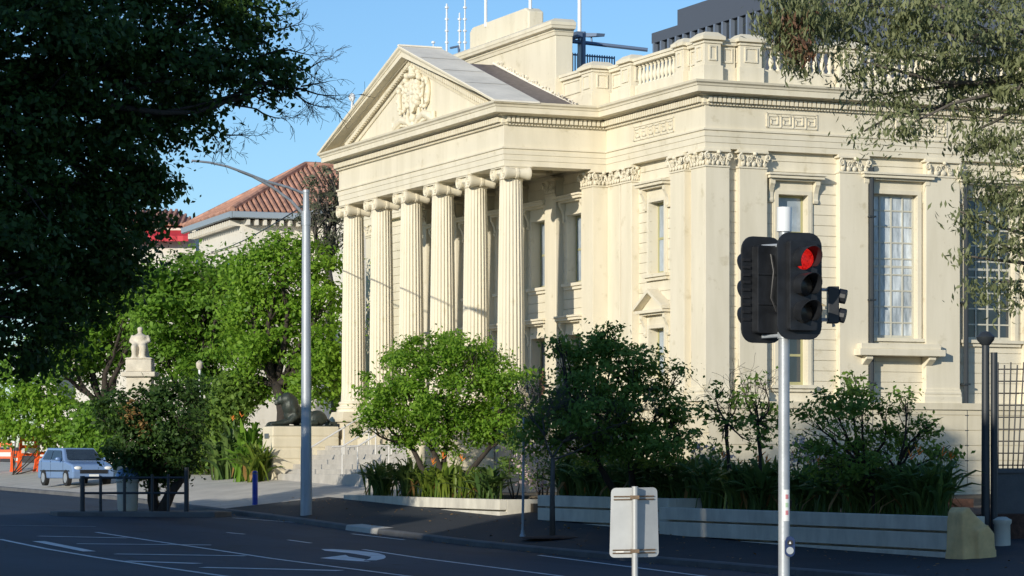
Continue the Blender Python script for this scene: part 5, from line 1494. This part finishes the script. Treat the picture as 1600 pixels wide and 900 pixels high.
# office block far right
of = U(1022, 52, 150); ob = thing('office_block', 'dark grey office block with vertical fins rising behind the parapet', 'office building', (of.x, of.y, 0), ROTZ)
oz = of.z
m_ = MB(); m_.box((0, 0, 0), (40, 14, oz-2.2)); m_.box((.2, .25, oz-2.2), (40, 14, oz-.55)); m_.box((-.1, -.1, oz-.55), (40, 14, oz)); obw = m_.build('wall', M['office'], ob)
m_ = MB(); m_.box((.25, .10, oz-2.2), (39.9, .20, oz-.56)); m_.build('window_band', M['officeglass'], ob)
m_ = MB()
for i in range(46): x = .05+i*.88; m_.box((x, -.12, oz-2.5), (x+.16, .24, oz-.551))
for i in range(14): m_.box((-.12, .8+i*.95, oz-2.5), (.24, .95+i*.95, oz-.551))
m_.build('fin', M['officefin'], ob)
m_ = MB(); po = U(1066, 16, 152); ps_, pn_ = SNof(po.x, po.y); qs, qn = SNof(of.x, of.y)
m_.box((ps_-qs, 2.0, oz-.01), (40, 13.5, po.z)); m_.build('plant_storey', M['office'], ob)

# stone monument
mp = on_ground(219, 742, 130); mo = thing('stone_monument', 'pale stone figure on a stepped pedestal between the green trees', 'monument', mp)
md = mp.y; sc_ = md/F; top = U(219, 512, md).z-mp.z; pz = U(219, 562, md).z-mp.z
m_ = MB()
for r, z0, z1 in ((1.3, -.2, .5), (1.0, .5, 1.0), (.50, 1.0, pz-.7), (.68, pz-.7, pz-.5), (.52, pz-.5, pz)): m_.box((-r, -r, z0), (r, r, z1))
m_.build('pedestal', M['statue'], mo, bevel=.04)
q = MB(); fh = top-pz; g = fh/1.75
q.tube([(0, 0, pz), (0, 0, pz+.5*g), (0, 0, pz+.95*g), (0, 0, pz+1.28*g), (0, 0, pz+1.42*g)], [.50*g, .44*g, .36*g, .40*g, .16*g], 14)
q.ell((0, -.02, pz+1.60*g), (.15*g, .16*g, .18*g)); q.ell((0, .03, pz+1.68*g), (.18*g, .18*g, .13*g)); q.tube([(0, 0, pz+1.35*g), (0, 0, pz+1.56*g)], .09*g, 8)
for sg in (-1, 1):
    q.tube([(sg*.36*g, 0, pz+1.32*g), (sg*.52*g, -.08*g, pz+1.0*g), (sg*.26*g, -.42*g, pz+.86*g)], [.13*g, .11*g, .08*g], 9)
    q.tube([(sg*.2*g, -.3*g, pz+.75*g), (sg*.26*g, -.6*g, pz+.68*g), (sg*.24*g, -.6*g, pz)], [.20*g, .18*g, .12*g], 9)
for k in range(7): a = k*.9; q.tube([(.46*g*math.cos(a), .46*g*math.sin(a), pz), (.34*g*math.cos(a+.1), .34*g*math.sin(a+.1), pz+.95*g)], [.10*g, .05*g], 6)
q.box((-.75*g, -.7*g, pz), (.75*g, .6*g, pz+.10*g))
remeshed('statue', q, M['statue'], mo, .05, it=2)
# small park lamps
for (u, v0, v1, l) in ((22, 548, 735, 'with a double head, at the far left edge'), (60, 562, 735, 'slim white one second from the left edge'), (312, 578, 735, 'right of the monument')):
    p = on_ground(u, v1, 125); t = thing('park_lamp', 'pale lamp post among the bushes '+l, 'lamp post', p, 0, 'lamp posts among the trees'); z = U(u, v0, p.y).z-p.z
    m_ = MB(); m_.tube([(0, 0, -.1), (0, 0, z)], [.08, .055], 10); m_.build('post', M['flag'], t, smooth=40)
    m_ = MB()
    if u == 22:
        for sg in (-1, 1): m_.tube([(0, 0, z-.1), (sg*.28, 0, z+.05)], .04, 6); m_.ell((sg*.38, 0, z+.05), (.22, .14, .12), 12, 8)
        m_.ell((0, 0, z+.18), (.14, .14, .14), 12, 8)
    else: m_.lathe([(.05, z), (.14, z+.1), (.16, z+.3), (.05, z+.4)], 12)
    m_.build('lamp_head', M['statue'], t, smooth=40)
# hedge and bushes at the left
for i, (lob, l, key, D_) in enumerate((([(20, 610, 40), (70, 620, 42), (40, 660, 38), (100, 650, 40), (10, 665, 30), (80, 680, 26), (125, 680, 28)], 'bright green bush just behind the orange work barriers', 'bright', 132), ([(150, 660, 40), (190, 665, 36), (130, 690, 30), (170, 690, 30)], 'green bush left of the dark tree', 'mid', 128), ([(330, 650, 30), (300, 680, 34), (345, 690, 30), (320, 715, 28), (280, 690, 28)], 'dark green bush between the dark tree and the bird of paradise clump', 'deep', 112), ([(370, 610, 32), (350, 640, 28)], 'dark bush under the bright tree', 'deep', 112))):
    b = on_ground(lob[0][0], 742, D_); b.y = b.y
    shrub('bush', l, tuple(b), px(lob, b.y, .8), 7500, .22, key, 'bushes along the left', sub=18, sigma=.22)
# orange work barriers
for i, (u, wd) in enumerate(((8, .85), (24, .5), (44, .95), (66, .7))):
    p = on_ground(u, 737, 120); t = thing('work_barrier', ('orange plastic work barrier at the very left edge', 'narrow orange barrier between two wider ones', 'tall orange A shaped work barrier, the biggest', 'low orange barrier at the right end of the row')[i], 'barrier', p, .2*i, 'orange work barriers')
    hh = (1.35, .95, 1.6, .9)[i]
    for sg in (-1, 1):
        m_ = MB(); y = sg*.22
        m_.prism([(-wd/2, 0), (-wd/2+.12, 0), (-wd/2+.2, hh*.85), (wd/2-.2, hh*.85), (wd/2-.12, 0), (wd/2, 0), (wd/2-.1, hh), (-wd/2+.1, hh)], -.03, .03, lambda a, b, h, y=y, sg=sg: (a, y*(1-b/hh)+h, b))
        m_.prism([(-wd/2+.1, hh*.45), (wd/2-.1, hh*.45), (wd/2-.12, hh*.75), (-wd/2+.12, hh*.75)], -.035, .035, lambda a, b, h, y=y: (a, y*(1-b/hh)+h, b))
        m_.build('panel', M['orange'], t)
    m_ = MB(); m_.box((-wd/2+.14, -.24*.45-.05, hh*.52), (wd/2-.14, -.24*.45-.02, hh*.66)); m_.build('reflective_band', M['barwhite'], t)
# parked cars
def car(label, base, rot, paint):
    t = thing('parked_car', label, 'car', base, rot, 'parked cars at the left')
    Y = lambda a, b, h: (a, h, b)
    m_ = MB(); m_.prism([(-2.05, .28), (2.05, .28), (2.1, .55), (1.95, .82), (1.0, .95), (-1.95, .98), (-2.08, .6)], -.83, .83, Y); bd = m_.build('body', paint, t, bevel=.06)
    m_ = MB()
    P0 = [(-1.9, .96), (1.05, .94), (.35, 1.44), (-1.45, 1.46)]
    vs = [(a, s*(.80 if b < 1 else .62), b) for s in (-1, 1) for a, b in P0]
    m_.add(vs, [(0, 1, 2, 3), (7, 6, 5, 4), (0, 4, 5, 1), (1, 5, 6, 2), (2, 6, 7, 3), (3, 7, 4, 0)]); m_.build('cabin', paint, t, bevel=.04)
    m_ = MB()
    for s in (-1, 1):
        f = lambda a, b: (a, s*(.825-.18*(b-.96)/.5+.0), b)
        for pl in ([(-1.55, 1.02), (-.55, 1.01), (-.6, 1.37), (-1.3, 1.38)], [(-.48, 1.01), (.78, 1.0), (.3, 1.36), (-.52, 1.37)]): m_.add([f(*p) for p in pl], [(0, 1, 2, 3)])
    m_.add([(1.0, -.68, 1.0), (1.0, .68, 1.0), (.42, .56, 1.40), (.42, -.56, 1.40)], [(0, 1, 2, 3)]); m_.v[-4:] = [(x+.06, y, z) for x, y, z in m_.v[-4:]]
    m_.build('window', M['glass'], t, fix=False)
    for x in (-1.3, 1.32):
        for s in (-1, 1):
            m_ = MB(); m_.tube([(x, s*.70, .31), (x, s*.86, .31)], .31, 20); wl = m_.build('wheel', M['tyre'], t, smooth=40)
            m_ = MB(); m_.tube([(x, s*.85, .31), (x, s*.872, .31)], .19, 14); m_.build('rim', M['steel'], wl)
    for s in (-1, 1):
        m_ = MB(); m_.ell((2.0, s*.6, .68), (.09, .17, .08), 10, 6); m_.build('headlight', M['barwhite'], t, smooth=60)
        m_ = MB(); m_.ell((-2.0, s*.66, .78), (.07, .12, .10), 10, 6); m_.build('tail_light', M['awning'], t, smooth=60)
    m_ = MB()
    for s in (-1, 1):
        for x in (-1.62, -.52, .95): m_.box((x-.008, s*.828-.006, .36), (x+.008, s*.828+.006, .96))
        m_.box((-1.7, s*.832-.012, .55), (1.7, s*.832+.012, .60))
    m_.build('trim', M['black'], t)
    m_ = MB(); m_.box((2.06, -.55, .48), (2.115, .55, .62)); m_.build('grille', M['black'], t)
    m_ = MB(); m_.box((2.10, -.19, .34), (2.125, .19, .45)); m_.build('number_plate', M['label'], t)
    for s in (-1, 1):
        m_ = MB(); m_.ell((.72, s*.95, 1.02), (.10, .12, .08), 10, 6); m_.build('mirror', paint, t, smooth=60)
    return t
p = on_ground(118, 759, 115); car('pale blue parked car behind the dark tree at left', tuple(p), R(-62), M['carpaint'])
# kerbed island with a dark tree and guard rail
ib = on_road(235, 806); iz = ib.z
is_ = MB(); ring = [(-2.6, -.9), (2.0, -.9), (2.4, 0), (2.0, 1.2), (-2.6, 1.2), (-3.0, .2)]
is_.prism(ring, -.3, .14, lambda a, b, h: (ib.x+a, ib.y+b, iz+h)); tag(is_.build('kerb_island', M['kerb'], bevel=.03), kind='structure')
ibt = (ib.x+.3, ib.y+.4, iz+.13)
dt = tree('dark_tree', 'dark bushy tree on the kerb island with a pair of dark trunks', ibt, px([(225, 720, 30), (255, 750, 22), (180, 640, 34), (230, 650, 42), (280, 655, 44), (215, 690, 40), (265, 695, 48), (190, 710, 24), (270, 725, 30), (250, 615, 26), (300, 615, 24)], ib.y+.4, .6, 1), 13000, .15, 'plane', r0=.16, fork=[U(240, 745, ib.y+.4), U(285, 745, ib.y+.4)], sub=50, sigma=.2)
v3 = leaves(px([(212, 655, 22), (222, 680, 16), (205, 635, 12)], ib.y-.1, .2), 420, .10, sub=8, sigma=.10); leaf_obj('brown_leaves', v3, LF['brownleaf'], dt, ibt)
gr = thing('guard_rail', 'dark tubular guard rail around the dark tree on the kerb island', 'guard rail', (ib.x, ib.y-.75, iz+.13))
for u, hh in ((135, 1.05), (163, 1.05), (200, 1.05), (243, 1.1), (268, 1.1), (296, 1.3)):
    m_ = MB(); x = (u-800)/F*ib.y-ib.x; m_.tube([(x, 0, -.05), (x, 0, hh)], .045 if u not in (135, 296) else .07, 10); m_.build('post', M['darkpost'], gr, smooth=40)
m_ = MB(); x0, x1 = (135-800)/F*ib.y-ib.x, (296-800)/F*ib.y-ib.x
for z in (1.0, .55): m_.tube([(x0, 0, z), (x1, 0, z)], .035, 8)
m_.build('rail', M['darkpost'], gr, smooth=40)
bn = thing('litter_bin', 'pale litter bin with a blue top standing behind the guard rail', 'litter bin', (ib.x-.7, ib.y+.2, iz+.13))
m_ = MB(); m_.lathe([(.26, 0), (.30, .08), (.33, .85), (.36, .88), (.36, .95)], 16); m_.build('body', M['concrete'], bn, smooth=40)
m_ = MB(); m_.lathe([(.37, .95), (.36, 1.08), (.28, 1.22), (.12, 1.3), (0, 1.31)], 16); m_.build('lid', M['carpaint'], bn, smooth=40)

# right edge: stone block, post, iron fence, small bollard
sbp = W(pC[1]+.03, NPL-.47); sbp.z = ground(pC[1], NPL-.47); st_b = thing('stone_block', 'rough sandstone end block with a sloping top at the right end of the planter', 'stone block', sbp, ROTZ)
q = MB()
q.prism([(0, -.3), (0, .88), (.10, .98), (.36, .80), (.70, .52), (.78, -.3)], 0, .62, lambda a, b, h: (h+.04*math.sin(a*8), a+.05*math.sin(b*9+h*7), b+.03*math.sin(h*11+a*5)))
q.prism([(.30, -.2), (.25, .55), (.48, .66), (.66, .46), (.68, -.2)], .4, .74, lambda a, b, h: (h+.03*math.sin(b*12), a+.03*math.sin(h*9), b))
remeshed('block', q, M['sand'], st_b, .04, it=2)
pp = on_ground(1540, 852, 56); po_ = thing('dark_post', 'tall dark steel post by the iron fence at the right edge', 'post', pp)
ph = U(1540, 528, pp.y).z-pp.z
m_ = MB(); m_.tube([(0, 0, -.1), (0, 0, ph)], [.09, .075], 14); m_.build('pole', M['darkpost'], po_, smooth=40)
m_ = MB(); m_.lathe([(.08, ph-.15), (.17, ph-.05), (.19, ph+.02), (.09, ph+.12), (0, ph+.14)], 14); m_.build('finial', M['darkpost'], po_, smooth=40)
m_ = MB(); m_.tube([(.17, 0, -.1), (.17, 0, ph*.93)], .07, 12); m_.build('downpipe', M['darkpost'], po_, smooth=40)
wb_ = on_ground(1566, 853, 56); t = thing('stone_bollard', 'short cream stone bollard at the right edge beside the dark post', 'bollard', wb_)
m_ = MB(); m_.lathe([(.17, -.1), (.16, .42), (.19, .46), (.19, .52), (.08, .58), (0, .585)], 16); m_.build('post', M['concrete'], t, smooth=40)
fnp = on_ground(1552, 838, 58); fe = thing('iron_fence', 'black iron lattice fence on a low dark wall standing for shade at the right edge', 'fence', fnp, R(-8))
zt_ = U(1580, 566, fnp.y).z-fnp.z
m_ = MB()
for i in range(50): m_.tube([(.1+i*.092, 0, .7), (.1+i*.135, 0, zt_-.06*(i % 2))], .016, 6)
for z in np.linspace(.75, zt_-.15, 12): m_.tube([(.05, 0, z), (4.7, 0, z)], .014, 5)
m_.build('lattice_panel', M['blackiron'], fe, fix=False)
m_ = MB(); m_.box((.0, -.10, -.3), (4.8, .10, 1.35)); m_.box((-.03, -.14, 1.35), (4.83, .14, 1.45)); m_.build('dark_shade_wall', M['kerb'], fe)  # dark wall raised to stand for the shaded lower half

# leaf litter on the footpath and in the gutter
lp_, ln_2 = [], []
for i in range(420):
    s = rnd.uniform(-4, 38); n = rnd.choice((rnd.uniform(-8.6, -5.9), rnd.gauss(-6.0, .25), KERB_N-.35+rnd.gauss(0, .12)))
    p = W(s, n); lp_.append((p.x, p.y, (zk(s)-.13 if n < KERB_N-.2 else ground(s, n))+.02)); ln_2.append((rnd.gauss(0, .25), rnd.gauss(0, .25), 1))
tag(leaf_obj('fallen_leaves', blades(np.array(lp_), np.array(ln_2), .08, .6, 0), LF['brownleaf'], None, (0, 0, 0)), kind='stuff')
